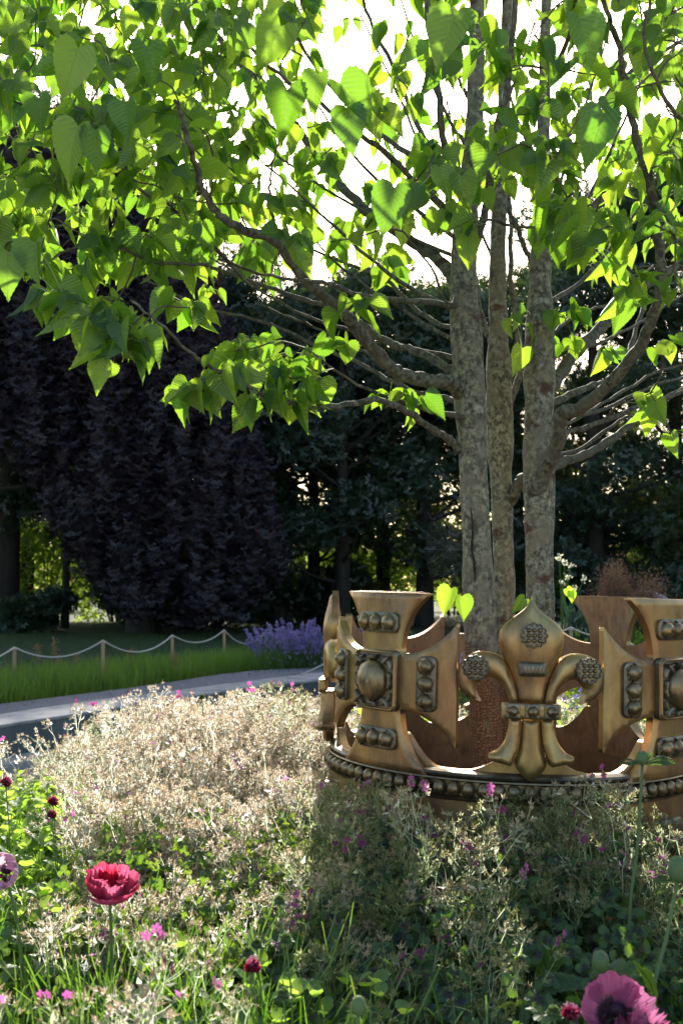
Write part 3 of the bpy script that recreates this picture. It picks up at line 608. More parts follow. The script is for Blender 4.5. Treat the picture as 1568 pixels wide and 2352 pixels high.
big = [  # pts, start width, end width (photo pixels at mid depth)
    ([(1150, 870, 3.8), (1130, 790, 3.85), (1108, 740, 3.95), (1085, 620, 4.1)], 34, 16),
    ([(1155, 1170, 3.78), (1180, 1135, 3.76), (1196, 1105, 3.70), (1225, 1085, 3.64)], 44, 36),
    ([(1165, 930, 3.8), (1195, 850, 3.86), (1190, 760, 3.95), (1172, 640, 4.0), (1172, 500, 4.1), (1150, 350, 4.1)], 26, 12),
    # left side
    ([(1062, 905, 3.5), (1030, 880, 3.42), (960, 870, 3.34), (900, 848, 3.26), (850, 795, 3.2), (790, 722, 3.12), (700, 640, 3.0), (630, 555, 2.9), (540, 520, 2.8), (490, 480, 2.75), (455, 400, 2.68), (425, 290, 2.6), (400, 230, 2.55)], 50, 12),
    ([(1060, 865, 3.52), (1010, 835, 3.6), (960, 808, 3.7), (880, 782, 3.85), (800, 722, 4.0), (700, 688, 4.2), (560, 640, 4.4), (400, 590, 4.5), (200, 560, 4.6)], 32, 8),
    ([(1060, 1035, 3.5), (1030, 1010, 3.45), (985, 982, 3.35), (930, 944, 3.22), (860, 918, 3.1), (760, 936, 3.0), (660, 926, 2.9), (590, 898, 2.8), (470, 832, 2.7), (390, 765, 2.6), (300, 690, 2.55)], 26, 7),
    ([(1060, 925, 3.55), (1000, 910, 3.7), (940, 896, 3.8), (830, 838, 4.0), (720, 790, 4.2), (600, 738, 4.3), (470, 705, 4.4), (330, 640, 4.5)], 20, 7),
    ([(1055, 700, 3.5), (960, 692, 3.3), (850, 684, 3.1), (740, 650, 2.95), (640, 640, 2.8), (520, 600, 2.7)], 20, 7),
    ([(1060, 665, 3.55), (1010, 600, 3.7), (940, 550, 3.85), (850, 490, 4.0), (750, 390, 4.2), (620, 210, 4.5), (520, 110, 4.7), (400, -60, 4.9)], 46, 18),
    ([(1062, 520, 3.5), (980, 440, 3.35), (880, 350, 3.2), (780, 270, 3.1), (640, 170, 3.0), (520, 60, 2.9)], 24, 9),
    ([(1075, 440, 3.6), (1020, 400, 3.9), (900, 330, 4.2), (820, 260, 4.5), (700, 120, 4.8), (620, -60, 5.0)], 26, 10),
    ([(1040, 520, 3.45), (1020, 350, 3.3), (1008, 230, 3.25), (985, 60, 3.2), (970, -120, 3.2)], 26, 17),
    ([(1078, 600, 3.6), (1115, 480, 3.55), (1135, 330, 3.45), (1165, 180, 3.4), (1185, 0, 3.35), (1200, -150, 3.3)], 30, 16),
    ([(1060, 640, 3.5), (1030, 700, 3.3), (980, 600, 3.2), (930, 540, 3.1), (920, 470, 3.0)], 10, 5),
    ([(640, 560, 2.92), (620, 470, 2.88), (622, 400, 2.84), (640, 330, 2.8)], 12, 6),
    ([(900, 848, 3.28), (820, 800, 3.5), (700, 742, 3.7), (600, 700, 3.8)], 14, 6),
    ([(1060, 760, 3.55), (980, 730, 3.8), (880, 640, 4.1), (780, 600, 4.4), (640, 540, 4.6), (500, 470, 4.8)], 18, 6),
    ([(1070, 420, 3.55), (980, 330, 3.8), (900, 150, 4.1), (840, 20, 4.3), (800, -150, 4.5)], 22, 9),
    ([(480, 610, 3.1), (360, 600, 3.1), (220, 560, 3.05), (80, 600, 3.0), (-60, 560, 3.0)], 12, 5),
    ([(560, 640, 3.5), (420, 500, 3.4), (300, 420, 3.3), (200, 330, 3.2), (80, 250, 3.1), (-80, 200, 3.0)], 14, 6),
    ([(520, 110, 4.7), (380, 100, 4.4), (250, 150, 4.2), (120, 110, 4.0), (-60, 100, 3.9)], 14, 6),
    # right side
    ([(1225, 1130, 3.58), (1262, 1060, 3.5), (1282, 1000, 3.42), (1290, 950, 3.36), (1330, 938, 3.3), (1400, 880, 3.2), (1465, 800, 3.1), (1510, 690, 3.0), (1515, 590, 2.95), (1498, 460, 2.9), (1465, 330, 2.85), (1440, 220, 2.8), (1420, 110, 2.75), (1385, 0, 2.7), (1370, -120, 2.7)], 50, 12),
    ([(1245, 1090, 3.62), (1290, 1062, 3.7), (1350, 1040, 3.8), (1430, 990, 3.9), (1500, 930, 4.0), (1600, 880, 4.1), (1750, 800, 4.2)], 34, 14),
    ([(1255, 895, 3.6), (1285, 860, 3.65), (1330, 800, 3.7), (1390, 740, 3.8), (1460, 670, 3.9), (1530, 625, 4.0), (1620, 580, 4.0), (1750, 480, 4.1)], 48, 22),
    ([(1240, 935, 3.65), (1290, 915, 3.75), (1350, 888, 3.85), (1410, 868, 4.0), (1450, 790, 4.2), (1480, 690, 4.4)], 28, 12),
    ([(1250, 1000, 3.64), (1310, 992, 3.75), (1400, 962, 3.85), (1500, 920, 3.95), (1650, 880, 4.1)], 22, 12),
    ([(1250, 985, 3.64), (1310, 968, 3.8), (1420, 905, 4.0), (1520, 850, 4.2), (1650, 830, 4.3)], 14, 8),
    ([(1235, 620, 3.62), (1210, 580, 3.7), (1185, 520, 3.8), (1150, 440, 3.9), (1110, 330, 4.0)], 22, 10),
    ([(1255, 560, 3.62), (1330, 500, 3.8), (1400, 440, 4.0), (1460, 380, 4.2), (1560, 300, 4.4), (1700, 220, 4.5)], 26, 12),
    ([(1248, 340, 3.64), (1330, 290, 3.8), (1420, 190, 3.9), (1520, 120, 4.0), (1650, 40, 4.1)], 22, 10),
    ([(1498, 460, 2.9), (1530, 500, 2.85), (1568, 560, 2.8), (1640, 600, 2.75)], 14, 7),
    ([(1620, 320, 2.7), (1540, 250, 2.6), (1480, 120, 2.5), (1488, 20, 2.45), (1500, -100, 2.4)], 16, 8),
    ([(1262, 770, 3.6), (1330, 720, 3.8), (1410, 690, 4.1), (1500, 610, 4.4)], 12, 6),
    ([(1255, 200, 3.68), (1300, 100, 3.5), (1320, 0, 3.3), (1330, -120, 3.2)], 18, 9),
    ([(1040, 540, 3.4), (1110, 505, 3.1), (1180, 520, 3.0), (1260, 515, 2.95), (1340, 480, 2.9), (1390, 440, 2.9)], 10, 6),
]
for fx, fy, fY, ex, ey, eY in ((1062, 790, 3.55, 620, 420, 4.2), (1066, 720, 3.5, 560, 330, 3.6), (1070, 560, 3.5, 700, 200, 3.6), (1075, 500, 3.6, 820, 20, 3.9), (1060, 960, 3.45, 700, 800, 3.1), (1072, 600, 3.6, 420, 160, 4.6),
                               (1068, 830, 3.6, 480, 590, 4.3), (1082, 350, 3.6, 900, -60, 3.8), (1150, 650, 3.85, 1020, 200, 4.3), (1258, 820, 3.62, 1620, 640, 4.6), (1255, 700, 3.62, 1560, 330, 4.2), (1250, 600, 3.6, 1500, 120, 4.0), (1250, 480, 3.65, 1400, 60, 4.2),
                               (1258, 960, 3.65, 1640, 850, 4.5), (1252, 1050, 3.65, 1500, 940, 4.2), (1245, 380, 3.66, 1110, 40, 4.0), (1092, 250, 3.6, 980, -120, 4.2), (1080, 420, 3.6, 1230, 40, 4.2)):
    r_ = random.uniform(-30, 30); big.append(([(fx, fy, fY), (fx + (ex - fx) * .3 + r_ * .3, fy + (ey - fy) * .22 + 10, fY + (eY - fY) * .3), (fx + (ex - fx) * .65 - r_ * .4, fy + (ey - fy) * .58 + r_, fY + (eY - fY) * .65), (ex, ey, eY)], random.uniform(13, 20), 5))
for pts, wa, wb in big:
    wa *= .74; wb *= .74
    Ym = pts[0][2]; n = len(pts)
    if len(pts) > 5 or wa > 30: pass
    p = spline([P(*q) for q in pts], 6)
    for i in range(1, len(p) - 1): p[i] = p[i] + Vector((random.uniform(-1, 1), random.uniform(-1, 1), random.uniform(-1, 1))) * .004
    rr = np.interp(np.linspace(0, 1, len(p)), [0, .06, 1], [pr(wa, Ym) * 1.25, pr(wa, Ym) * .95, pr(wb, pts[-1][2])])
    rr = [r * (1 + .07 * math.sin(i * 1.3 + wa)) for i, r in enumerate(rr)]
    M = Mass(); tube(M, p, rr, 12 if wa > 20 else 8, wob=.04)
    o = M.build('branch', M_bark_d, tree, smooth=True); o.location = (-TL[0], -TL[1], -TL[2])
    for i, q in enumerate(p):
        if i > len(p) * .25: attach.append(np.array(q))
for q in T1[60:] + T2[60:] + T3[60:]: attach.append(np.array(q))
# ---- leaf shapes
def dove_leaf(fold, curl, wave, asym):
    tb = [(-.02, .03, 0), (-.095, .13, .0), (-.11, .235, .01), (-.06, .345, .03), (.05, .415, .07), (.17, .445, .14), (.29, .435, .24), (.41, .395, .35), (.53, .33, .46), (.65, .25, .58), (.76, .17, .69), (.86, .098, .80), (.94, .042, .90), (1.03, .004, 1.02)]
    yE = np.array([t[0] for t in tb]); xE = np.array([t[1] for t in tb]); yM = np.array([t[2] for t in tb])
    k = np.linspace(0, len(tb) - 1, 27); yE, xE, yM = (np.interp(k, range(len(tb)), q) for q in (yE, xE, yM))
    T = Tpl(); rows = []
    for i in range(27):
        tooth = (.030 if i % 2 else -.008) if 3 < i < 26 else 0
        row = []
        for sx in (-1, -.5, 0, .5, 1):
            if abs(sx) == 1: x = sx * (xE[i] + tooth) * (1 + asym * sx); y = yE[i] - tooth * .8
            elif sx == 0: x = 0; y = yM[i]
            else: x = sx * xE[i] * 1.05 * (1 + asym * sx * 2); y = (yE[i] + yM[i]) / 2
            z = fold * abs(x) - .5 * abs(x) ** 2 * (1.2 if sx < 0 else .8) * fold - curl * max(0, y) ** 2 + wave * math.sin(y * 9 + sx) * abs(x)
            row.append((x, y, z))
        rows.append(row)
    vs = [(p[0] * .84, p[1], p[2]) for r in rows for p in r]; uv = [(p[0], p[1]) for p in vs]
    fs = [(i * 5 + c, i * 5 + c + 1, i * 5 + c + 6, i * 5 + c + 5) for i in range(26) for c in range(4)]
    T.add(vs, fs, 0, uv); return T
DL = [dove_leaf(*q) for q in ((.45, .10, .05, .04), (.75, .22, .04, -.05), (.25, .05, .08, .02), (1.2, .15, .03, .06), (.55, .38, .06, -.03), (.9, -.08, .05, .0))]
LV = [[] for _ in DL]    # (pos, dir, normal, size, var)
twigs = Mass()
def add_leaf(base, d, nrm, size, var=None):
    LV[random.randrange(len(DL))].append((base, d, nrm, size, random.random() if var is None else var))
def petiole(a, b, r=.0012):
    m_ = (a + b) / 2 + Vector((0, 0, .006)); tube(twigs, [a, m_, b], [r, r * .8, r], 4, 1, cap=False)
def cluster(N, tw, k, smin, smax):
    """leaves round a twig tip: stalks spring out, blades hang"""
    for j in range(k):
        back = random.random() * .6
        a = N - tw * back * .10
        az = random.uniform(0, 2 * PI); out = Vector((math.cos(az), math.sin(az), random.uniform(-.1, .5))); out = (out + tw * .5).normalized()
        L = random.uniform(.025, .055); b = a + out * L
        petiole(a, b)
        d = (out * random.uniform(.3, 1.0) + Vector((0, 0, -1)) * random.uniform(.5, 1.3) + Vector([random.uniform(-.3, .3) for _ in range(3)])).normalized()
        nn = Vector((random.gauss(0, 1), random.gauss(0, .9) - .2, random.uniform(.1, 1.3)))
        add_leaf(b, d, nn, random.uniform(smin, smax))
def low(px):
    return float(np.interp(px, [-260, 0, 110, 200, 300, 345, 400, 450, 540, 600, 700, 790, 850, 930, 1010, 1060, 1250, 1320, 1400, 1480, 1800], [560, 590, 640, 780, 790, 690, 745, 880, 880, 840, 830, 830, 720, 660, 560, 470, 430, 620, 640, 800, 930]))
def dens_at(px, py):
    d = 1.0
    if px > 560: d = .68
    if px > 330 and px < 900 and py > 620: d *= .30
    if px > 900 and py > 480: d *= .6
    if 640 < px < 1060 and py < 470: d = .45
    if px > 1060: d = .62
    if px > 1350 and py > 600: d = .30
    if py < -60: d *= .45
    if px < -40 or px > 1600: d *= .45
    if px > 850 and py > 560 and px < 1350: d *= .35
    return d
nodes = []
tries = 0
while len(nodes) < 800 and tries < 60000:
    tries += 1
    px = random.uniform(-250, 1800); py = random.uniform(-700, 930)
    if py > low(px) or random.random() > dens_at(px, py): continue
    t = random.random(); Y = 2.7 + 2.3 * t if px < 1060 else 2.7 + 2.4 * t
    if px > 1060 and random.random() < .25: Y = random.uniform(2.5, 2.9)
    if py < -100: Y += .8 * random.random() - py * .0012
    if py > 680: Y = min(Y, 3.2 + .6 * random.random())
    p = np.array(P(px, py, Y))
    if nodes and min(np.linalg.norm(p - q) for q in nodes) < .045: continue
    nodes.append(p)
for q in ((915, 905, 3.25), (955, 918, 3.3), (1090, 520, 3.0), (640, 940, 2.9), (600, 930, 2.85), (690, 880, 2.95), (740, 870, 3.0), (500, 860, 2.75), (460, 900, 2.7), (250, 800, 2.55), (290, 770, 2.6), (205, 720, 2.6), (1290, 720, 3.5), (1310, 790, 3.6), (1500, 900, 3.6), (1520, 940, 3.6), (1545, 1000, 3.5), (1400, 810, 3.8), (1180, 740, 3.55), (1420, 610, 3.9)):
    nodes.append(np.array(P(*q)))
for q in ((215, 770, 2.6), (262, 830, 2.6), (312, 780, 2.65), (335, 740, 2.7), (440, 905, 2.8), (470, 900, 2.75), (515, 870, 2.85), (545, 840, 2.9), (150, 690, 2.6), (100, 660, 2.7), (620, 850, 2.95), (665, 870, 3.0)): nodes.append(np.array(P(*q)))
A_ = np.array(attach)
order = sorted(nodes, key=lambda p: np.min(np.linalg.norm(A_ - p, axis=1)))
for p in order:
    dd = np.linalg.norm(A_ - p, axis=1); i = int(np.argmin(dd)); a = Vector(A_[i]); b = Vector(p); L = dd[i]
    if L > 1.1: continue
    side = Vector([random.uniform(-1, 1) for _ in range(3)]) * L * .14
    mids = [a, a.lerp(b, .35) + side + Vector((0, 0, L * .05)), a.lerp(b, .7) + side * .7, b]
    pts = spline(mids, 5); r1_ = .0019; r0_ = min(.006, .002 + L * .006)
    tube(twigs, pts, [r0_, r1_], 5, 0, cap=False)
    A_ = np.vstack([A_] + [np.array(q)[None] for q in pts[5::3]])
    tw = (pts[-1] - pts[-3]).normalized()
    cluster(b, tw, random.choice((3, 4, 5, 6)), .050, .110)
    if L > .25: cluster(pts[9], tw, 2, .06, .10)
# leaves that stand out in the photo: (x, y of the stalk end, depth, size, turn, var)
for x, y, Y, s_, tx, ny, v_ in ((1075, 545, 3.0, .128, .0, -1, .9), (1035, 1352, 3.1, .115, -.35, -.6, .7), (1060, 1370, 3.1, .10, .1, -1, .5), (1205, 1375, 3.5, .085, -.9, -1, .35), (1198, 800, 3.5, .13, -.3, -1, .9), (905, 430, 2.4, .165, -.25, -1, .1), (660, 205, 2.35, .17, -.1, -1, .15), (730, 170, 2.3, .12, -.2, -1, .3), (1045, 30, 2.1, .20, -.35, -.6, .4), (1385, 260, 2.2, .16, -.4, -1, .0), (1330, 40, 2.1, .15, .3, -1, .1), (1010, 385, 2.6, .12, .3, -1, .5), (1060, 405, 2.6, .13, .2, -1, .6), (340, 110, 2.3, .13, .1, -1, .0), (290, 240, 2.3, .12, .1, -1, .05), (220, 300, 2.3, .125, .0, -1, .1), (90, 225, 2.4, .12, .1, -1, .1), (85, 560, 2.4, .13, .0, -1, .2), (20, 580, 2.4, .15, .0, -.8, .3), (645, 60, 2.3, .17, -.5, -.7, .5), (180, 110, 2.3, .19, -.3, -.6, .8), (180, 290, 2.3, .19, -.35, -.6, .8), (800, 250, 2.2, .14, .1, -1, .1), (780, 190, 2.2, .16, .8, -.7, .2), (1240, 520, 3.0, .13, -.1, -1, .1), (1275, 545, 3.0, .12, .1, -1, .1), (1330, 480, 2.9, .13, .1, -1, .15), (1300, 1352, 3.5, .06, .7, -1, 1.), (1310, 1358, 3.5, .055, .1, -1, 1.)):
    b = P(x, y, Y); d = Vector((tx, .05, -1)).normalized(); q = Vector((random.uniform(-.3, .3), ny, random.uniform(.0, .35)))
    add_leaf(b, d, q, min(.125, s_ * .74), v_)
    nb2 = A_[np.argmin(np.linalg.norm(A_ - np.array(b), axis=1))]; nb2 = Vector(nb2)
    if (nb2 - b).length < .25: petiole(nb2, b, .0016)
leaves = Mass()
for T, lst in zip(DL, LV):
    if not lst: continue
    pos = np.array([l[0] for l in lst]); d = np.array([l[1] for l in lst]); nn = np.array([l[2] for l in lst])
    leaves.inst(T, frames(d, nn), pos, np.array([l[3] for l in lst]), np.array([l[4] for l in lst]))
o = leaves.build('foliage', M_dove, tree, smooth=True); o.location = (-TL[0], -TL[1], -TL[2])
o = twigs.build('twigs', [M_twig, M_stem], tree, smooth=True); o.location = (-TL[0], -TL[1], -TL[2])
# long dark split in the bark of the left stem
M = Mass(); sp_ = spline([P(1080, 1165, 3.442), P(1085, 1215, 3.440), P(1083, 1260, 3.440), P(1089, 1300, 3.440), P(1090, 1338, 3.441)], 6); tube(M, sp_, [.001, .004, .0045, .004, .005, .001], 6, wob=.3); o = M.build('bark_split', M_split, tree, smooth=True); o.location = (-TL[0], -TL[1], -TL[2])
# spider web between the left stem and its lowest twig
W_ = Mass(); c = P(1032, 1262, 3.45)
def wp(r, a): return c + Vector((math.cos(a) * r * .6, .03 * math.cos(a), math.sin(a) * r))
for a in np.linspace(0, 2 * PI, 17)[:-1]: tube(W_, [c, wp(.15 + .03 * math.sin(a * 3), a)], .00007, 3, cap=False)
for r in np.arange(.02, .14, .009): tube(W_, [wp(r * (1 + .02 * math.sin(a * 8)), a) for a in np.linspace(0, 2 * PI, 33)], .00005, 3, cap=False)
tag(W_.build('spider_web', M_web, loc=tuple(c)), 'faint orb web strung beside the left tree stem', 'spider web')
# ============================================================ wood behind the garden
KITE = Tpl().add([(0, 0, 0), (.36, .45, .08), (0, 1, -.05), (-.36, .45, .08)], [(0, 1, 2), (0, 2, 3)], 0)
SPRIG = Tpl()
for i in range(5):
    a = (i - 2) * .6; c, s = math.cos(a), math.sin(a)
    f = lambda x, y, z: (x * c + y * s + .10 * i - .2, -x * s + y * c + .1 * (i % 2), z + .06 * (i % 3))
    SPRIG.add([f(0, .1, 0), f(.17, .45, .05), f(0, .85, -.1), f(-.17, .45, .05)], [(0, 1, 2, 3)], 0)
def rdir(n, bias=(0, 0, 0)):
    return norm(rng.normal(size=(n, 3)) + np.array(bias))
def far_tree(px, Y, H, spread, base_z, nleaf, mat, label, tr=.2, lean=0, lsize=.135, clumps=44, sprig=True, seed=0, group='trees of the wood behind the garden', name='tree', light=.5):
    rs = np.random.default_rng(100 + seed); r_ = random.Random(seed)
    b = P(px, 1400, Y); x0 = b.x
    t = tag(empty(name, (x0, Y, .3)), label, 'tree', group)
    tp = [Vector((0, 0, -.3)), Vector((lean * .3, .05, H * .3)), Vector((lean * .7, 0, H * .6)), Vector((lean, 0, H * .93))]; tp = spline(tp, 6)
    M = Mass(); tube(M, tp, [tr * 1.35, tr, tr * .8, tr * .5, tr * .1], 10, wob=.08); M.build('trunk', M_tb, t, smooth=True)
    C = []
    for i in range(clumps):
        a = r_.uniform(0, 2 * PI); h = base_z + (H - base_z) * r_.random() ** .8; k = (h - base_z) / (H - base_z)
        rad = spread * (.45 + .75 * math.sin(PI * min(1, .22 + k * .75))) * r_.uniform(.35, 1.0)
        C.append((Vector((math.cos(a) * rad + lean * k, math.sin(a) * rad * .8, h)), r_.uniform(.55, 1.15) * spread * .36))
    Lm = Mass()
    for c, r in C[::2]:
        s = tp[min(len(tp) - 2, max(2, int(len(tp) * (c.z / H) * .75)))]
        tube(Lm, spline([s, s.lerp(c, .5) + Vector((0, 0, -.25)), c], 4), [tr * .35, tr * .2, .02], 5)
    Lm.build('limbs', M_tb, t, smooth=True)
    K = Mass(); per = int(nleaf * 1.5) // clumps
    for c, r in C:
        d = norm(rs.normal(size=(per, 3))); q = np.array(c) + d * (r * (rs.random((per, 1)) ** .45)) * np.array([1.15, 1.15, .75])
        q = q[q[:, 2] > base_z * .6]
        nn = norm(rs.normal(size=(len(q), 3)) + np.array([0, -.3, .5])); dd = norm(rs.normal(size=(len(q), 3)) + np.array([0, 0, -.8]))
        K.inst(SPRIG if sprig else KITE, frames(dd, nn), q, lsize * rs.uniform(.6, 1.3, len(q)), np.clip(rs.normal(.5, .18, len(q)) + r_.uniform(-.25, .25), 0, 1))
    K.build('crown', mat, t); return t
EV = [  # px, Y, height, spread, lowest leaves, leaves, material, label
    (785, 25, 8.5, 2.3, 2.0, 11000, M_green1, 'dark green tree with a bare straight trunk left of the bronze crown', .17),
    (975, 26.5, 9.0, 2.4, 1.9, 11000, M_green1, 'dark tree whose trunk stands just left of the tree stems', .20),
    (640, 27, 8.9, 2.6, .9, 13000, M_green1, 'bluish dark tree between the copper beech and the bare trunks', .18),
    (1190, 29, 9.6, 2.8, 1.2, 12000, M_green2, 'olive green tree directly behind the three stems', .2),
    (1370, 25, 10.6, 2.7, .9, 14000, M_green1, 'dark dense tree behind the brown feathery plume', .2),
    (1560, 26, 11.4, 2.9, .8, 14000, M_green2, 'olive tree at the right edge with leaves down to the ground', .2),
    (1790, 24, 11.5, 3.0, .8, 9000, M_green2, 'broad tree standing just outside the right edge', .2),
    (880, 33, 10.5, 3.0, 2.6, 10000, M_green2, 'taller olive tree set back between two bare dark trunks', .2),
    (1080, 36, 11.5, 3.2, 2.6, 10000, M_green2, 'tall distant tree showing over the others left of the stems', .22),
    (1460, 35, 14.0, 3.3, 2.0, 10000, M_green2, 'tall distant tree topping the wood on the right', .22),
    (720, 31, 9.3, 2.6, 1.6, 12000, M_green1, 'dark tree filling the space behind the two nearest bare trunks', .18),
    (560, 31, 9.3, 2.6, 1.2, 12000, M_green1, 'dark tree just behind the right side of the copper beech', .18),
    (60, 30, 10.8, 3.0, 2.6, 12000, M_green2, 'olive tree filling the gap behind the left edge trunks', .18),
    (40, 33, 15.0, 3.9, 5.0, 16000, M_green1, 'very tall dark tree rising behind everything at the upper left', .25),
    (370, 34, 14.5, 3.6, 5.0, 15000, M_green1, 'very tall dark tree rising above the copper beech', .25),
]
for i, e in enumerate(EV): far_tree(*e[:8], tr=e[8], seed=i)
# tall dark trunk at the left edge and its thinner neighbour, thin high crowns
far_tree(14, 25.2, 12.5, 3.0, 4.6, 15000, M_green1, 'tall tree with a thick black trunk at the left edge', tr=.25, seed=31)
far_tree(150, 26, 10.5, 2.2, 3.2, 9000, M_green1, 'slender dark trunked tree behind the copper beech on the left', tr=.085, seed=32)
far_tree(300, 29, 9.0, 2.4, 2.2, 9000, M_green1, 'slender tree mostly hidden behind the copper beech', tr=.085, seed=33)
far_tree(-160, 24, 12, 3.2, 2.0, 9000, M_green1, 'dark tree standing outside the left edge', tr=.2, seed=34)
# weeping copper beech
bx = P(330, 1400, 23).x
beech = tag(empty('copper_beech', (bx, 23, .3)), 'large weeping copper beech with drooping purple-black foliage on the left', 'tree')
M = Mass(); btp = spline([(0, 0, -.3), (.1, 0, 3), (-.3, .1, 7), (-.8, 0, 12)], 6); tube(M, btp, [.42, .33, .25, .06], 12, wob=.08); M.build('trunk', M_tb, beech, smooth=True)
rs = np.random.default_rng(5); S = []; Lm = Mass()
def beech_top(px):   # silhouette of the drooping dome in photo pixels
    return float(np.interp(px, [-300, -150, 0, 120, 250, 380, 480, 540, 590, 630], [500, 330, 215, 190, 215, 330, 520, 760, 960, 1180]))
def beech_bot(px):
    return float(np.interp(px, [-300, -100, 60, 180, 300, 420, 520, 560, 600, 630], [900, 960, 1050, 1260, 1400, 1430, 1420, 1390, 1340, 1290]))
pos = []; dirs = []; sz = []; vr = []
for i in range(5800):
    px = random.uniform(-300, 625); top = beech_top(px); bot = beech_bot(px)
    Y = 23 + random.gauss(0, 1.1) + (0 if random.random() < .7 else -.9)
    y0 = top + (bot - top) * random.random() ** .9; L = random.uniform(70, 330)
    p = P(px, y0, Y); n_ = int(L / 7); z_end = P(px, min(bot + random.uniform(-60, 25), y0 + L), Y).z
    sway = random.uniform(-.12, .12); v0 = random.random()
    for k in range(n_):
        t = k / n_; z = p.z + (z_end - p.z) * t
        pos.append((p.x + sway * t * 3 + random.gauss(0, .07), p.y + random.gauss(0, .07), z)); vr.append(min(1, max(0, v0 * .6 + random.random() * .4)))
        dirs.append((sway * 2 + random.gauss(0, .4), random.gauss(0, .4), -1))
pos = np.array(pos); dirs = np.array(dirs); nn = rs.normal(size=pos.shape) + np.array([0, -.6, .5])
K = Mass(); K.inst(SPRIG, frames(dirs, nn), pos - np.array([bx, 23, .3]), rs.uniform(.07, .13, len(pos)), np.array(vr)); K.build('crown', M_beech, beech)
for i in range(16):
    a = btp[3 + i % 12]; e = Vector((random.uniform(-4, 3.2), random.uniform(-1, 1), a.z + random.uniform(-.5, 1.5))); tube(Lm, spline([a, a.lerp(e, .5) + Vector((0, 0, .7)), e], 5), [.12, .07, .02], 6)
Lm.build('limbs', M_tb, beech, smooth=True)
# sunlit shrubs beyond the trunks
def shrub(px, Y, w_, h, mat, label, n=3500, size=.17, z0=.2, seed=0, py=1400, group='sunlit shrubs beyond the trees', depth=.8, name='shrub', cat='shrub', tpl=None):
    b = P(px, py, Y); r = np.random.default_rng(500 + seed); t = tag(empty(name, (b.x, Y, .3)), label, cat, group)
    K = Mass(); nc = 14
    for k in range(nc):
        c = np.array([r.uniform(-1, 1) * w_ * .75, r.uniform(-1, 1) * depth, h * r.uniform(.2, .8)]); rad = h * r.uniform(.22, .4)
        q = c + norm(r.normal(size=(n // nc, 3))) * rad * r.random((n // nc, 1)) ** .4 * np.array([1.5, 1.2, 1]); q = q[q[:, 2] > .02]
        K.inst(tpl or SPRIG, frames(norm(r.normal(size=(len(q), 3)) + np.array([0, 0, -.5])), r.normal(size=(len(q), 3)) + np.array([0, -.2, .5])), q, size * r.uniform(.6, 1.3, len(q)), np.clip(r.normal(.5, .2, len(q)), 0, 1))
    K.build('foliage', mat, t)
    M = Mass()
    for k in range(7):
        e = Vector((r.uniform(-1, 1) * w_ * .6, r.uniform(-.4, .4), h * r.uniform(.4, .75))); tube(M, spline([(e.x * .1, 0, -.2), (e.x * .5, e.y * .4, e.z * .5), e], 4), [.04, .025, .01], 5)
    M.build('stems', M_tb, t, smooth=True); return t
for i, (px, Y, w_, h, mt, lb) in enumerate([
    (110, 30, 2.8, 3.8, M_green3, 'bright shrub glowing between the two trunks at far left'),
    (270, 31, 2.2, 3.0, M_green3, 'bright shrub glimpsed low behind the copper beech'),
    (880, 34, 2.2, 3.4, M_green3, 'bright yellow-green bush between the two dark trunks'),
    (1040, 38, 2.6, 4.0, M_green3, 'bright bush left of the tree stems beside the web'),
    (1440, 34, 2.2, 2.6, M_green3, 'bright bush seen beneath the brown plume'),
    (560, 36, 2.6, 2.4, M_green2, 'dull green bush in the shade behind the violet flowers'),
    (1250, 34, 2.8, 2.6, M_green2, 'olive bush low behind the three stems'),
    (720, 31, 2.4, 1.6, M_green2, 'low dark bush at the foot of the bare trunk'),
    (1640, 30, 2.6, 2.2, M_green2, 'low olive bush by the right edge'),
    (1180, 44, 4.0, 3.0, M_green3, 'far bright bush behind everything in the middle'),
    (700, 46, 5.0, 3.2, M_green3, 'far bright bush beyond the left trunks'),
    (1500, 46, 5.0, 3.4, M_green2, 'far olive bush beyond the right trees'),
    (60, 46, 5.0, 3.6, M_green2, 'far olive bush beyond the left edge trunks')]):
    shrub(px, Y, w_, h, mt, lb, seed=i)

# ============================================================ plants of the middle ground
BL = []
for i in range(6):
    T = Tpl(); c = .15 + .16 * i; n_ = 6; v = []
    for k in range(n_ + 1):
        t = k / n_; w_ = .020 * (1 - t) ** .6 + .0006; y = c * t ** 2.1 * .9; z = t * (1 - .28 * c * t * t) * 1.0
        if c > .6: z = t - .75 * c * t ** 3 * .75
        v += [(-w_, y, z), (w_, y + .004, z)]
    T.add(v, [(2 * k, 2 * k + 1, 2 * k + 3, 2 * k + 2) for k in range(n_)], 0); BL.append(T)
def rotz(a):
    c, s = np.cos(a), np.sin(a); m = np.zeros((len(a), 3, 3)); m[:, 0, 0] = c; m[:, 0, 1] = -s; m[:, 1, 0] = s; m[:, 1, 1] = c; m[:, 2, 2] = 1; return m
def rottilt(a, tilt, b):
    """turn about z by b, lean by tilt towards azimuth a"""
    u = np.stack([-np.sin(a), np.cos(a), np.zeros_like(a)], -1); c = np.cos(tilt)[:, None, None]; s = np.sin(tilt)[:, None, None]
    K_ = np.zeros((len(a), 3, 3)); K_[:, 0, 1] = -u[:, 2]; K_[:, 0, 2] = u[:, 1]; K_[:, 1, 0] = u[:, 2]; K_[:, 1, 2] = -u[:, 0]; K_[:, 2, 0] = -u[:, 1]; K_[:, 2, 1] = u[:, 0]
    return (np.eye(3) + s * K_ + (1 - c) * (K_ @ K_)) @ rotz(b)
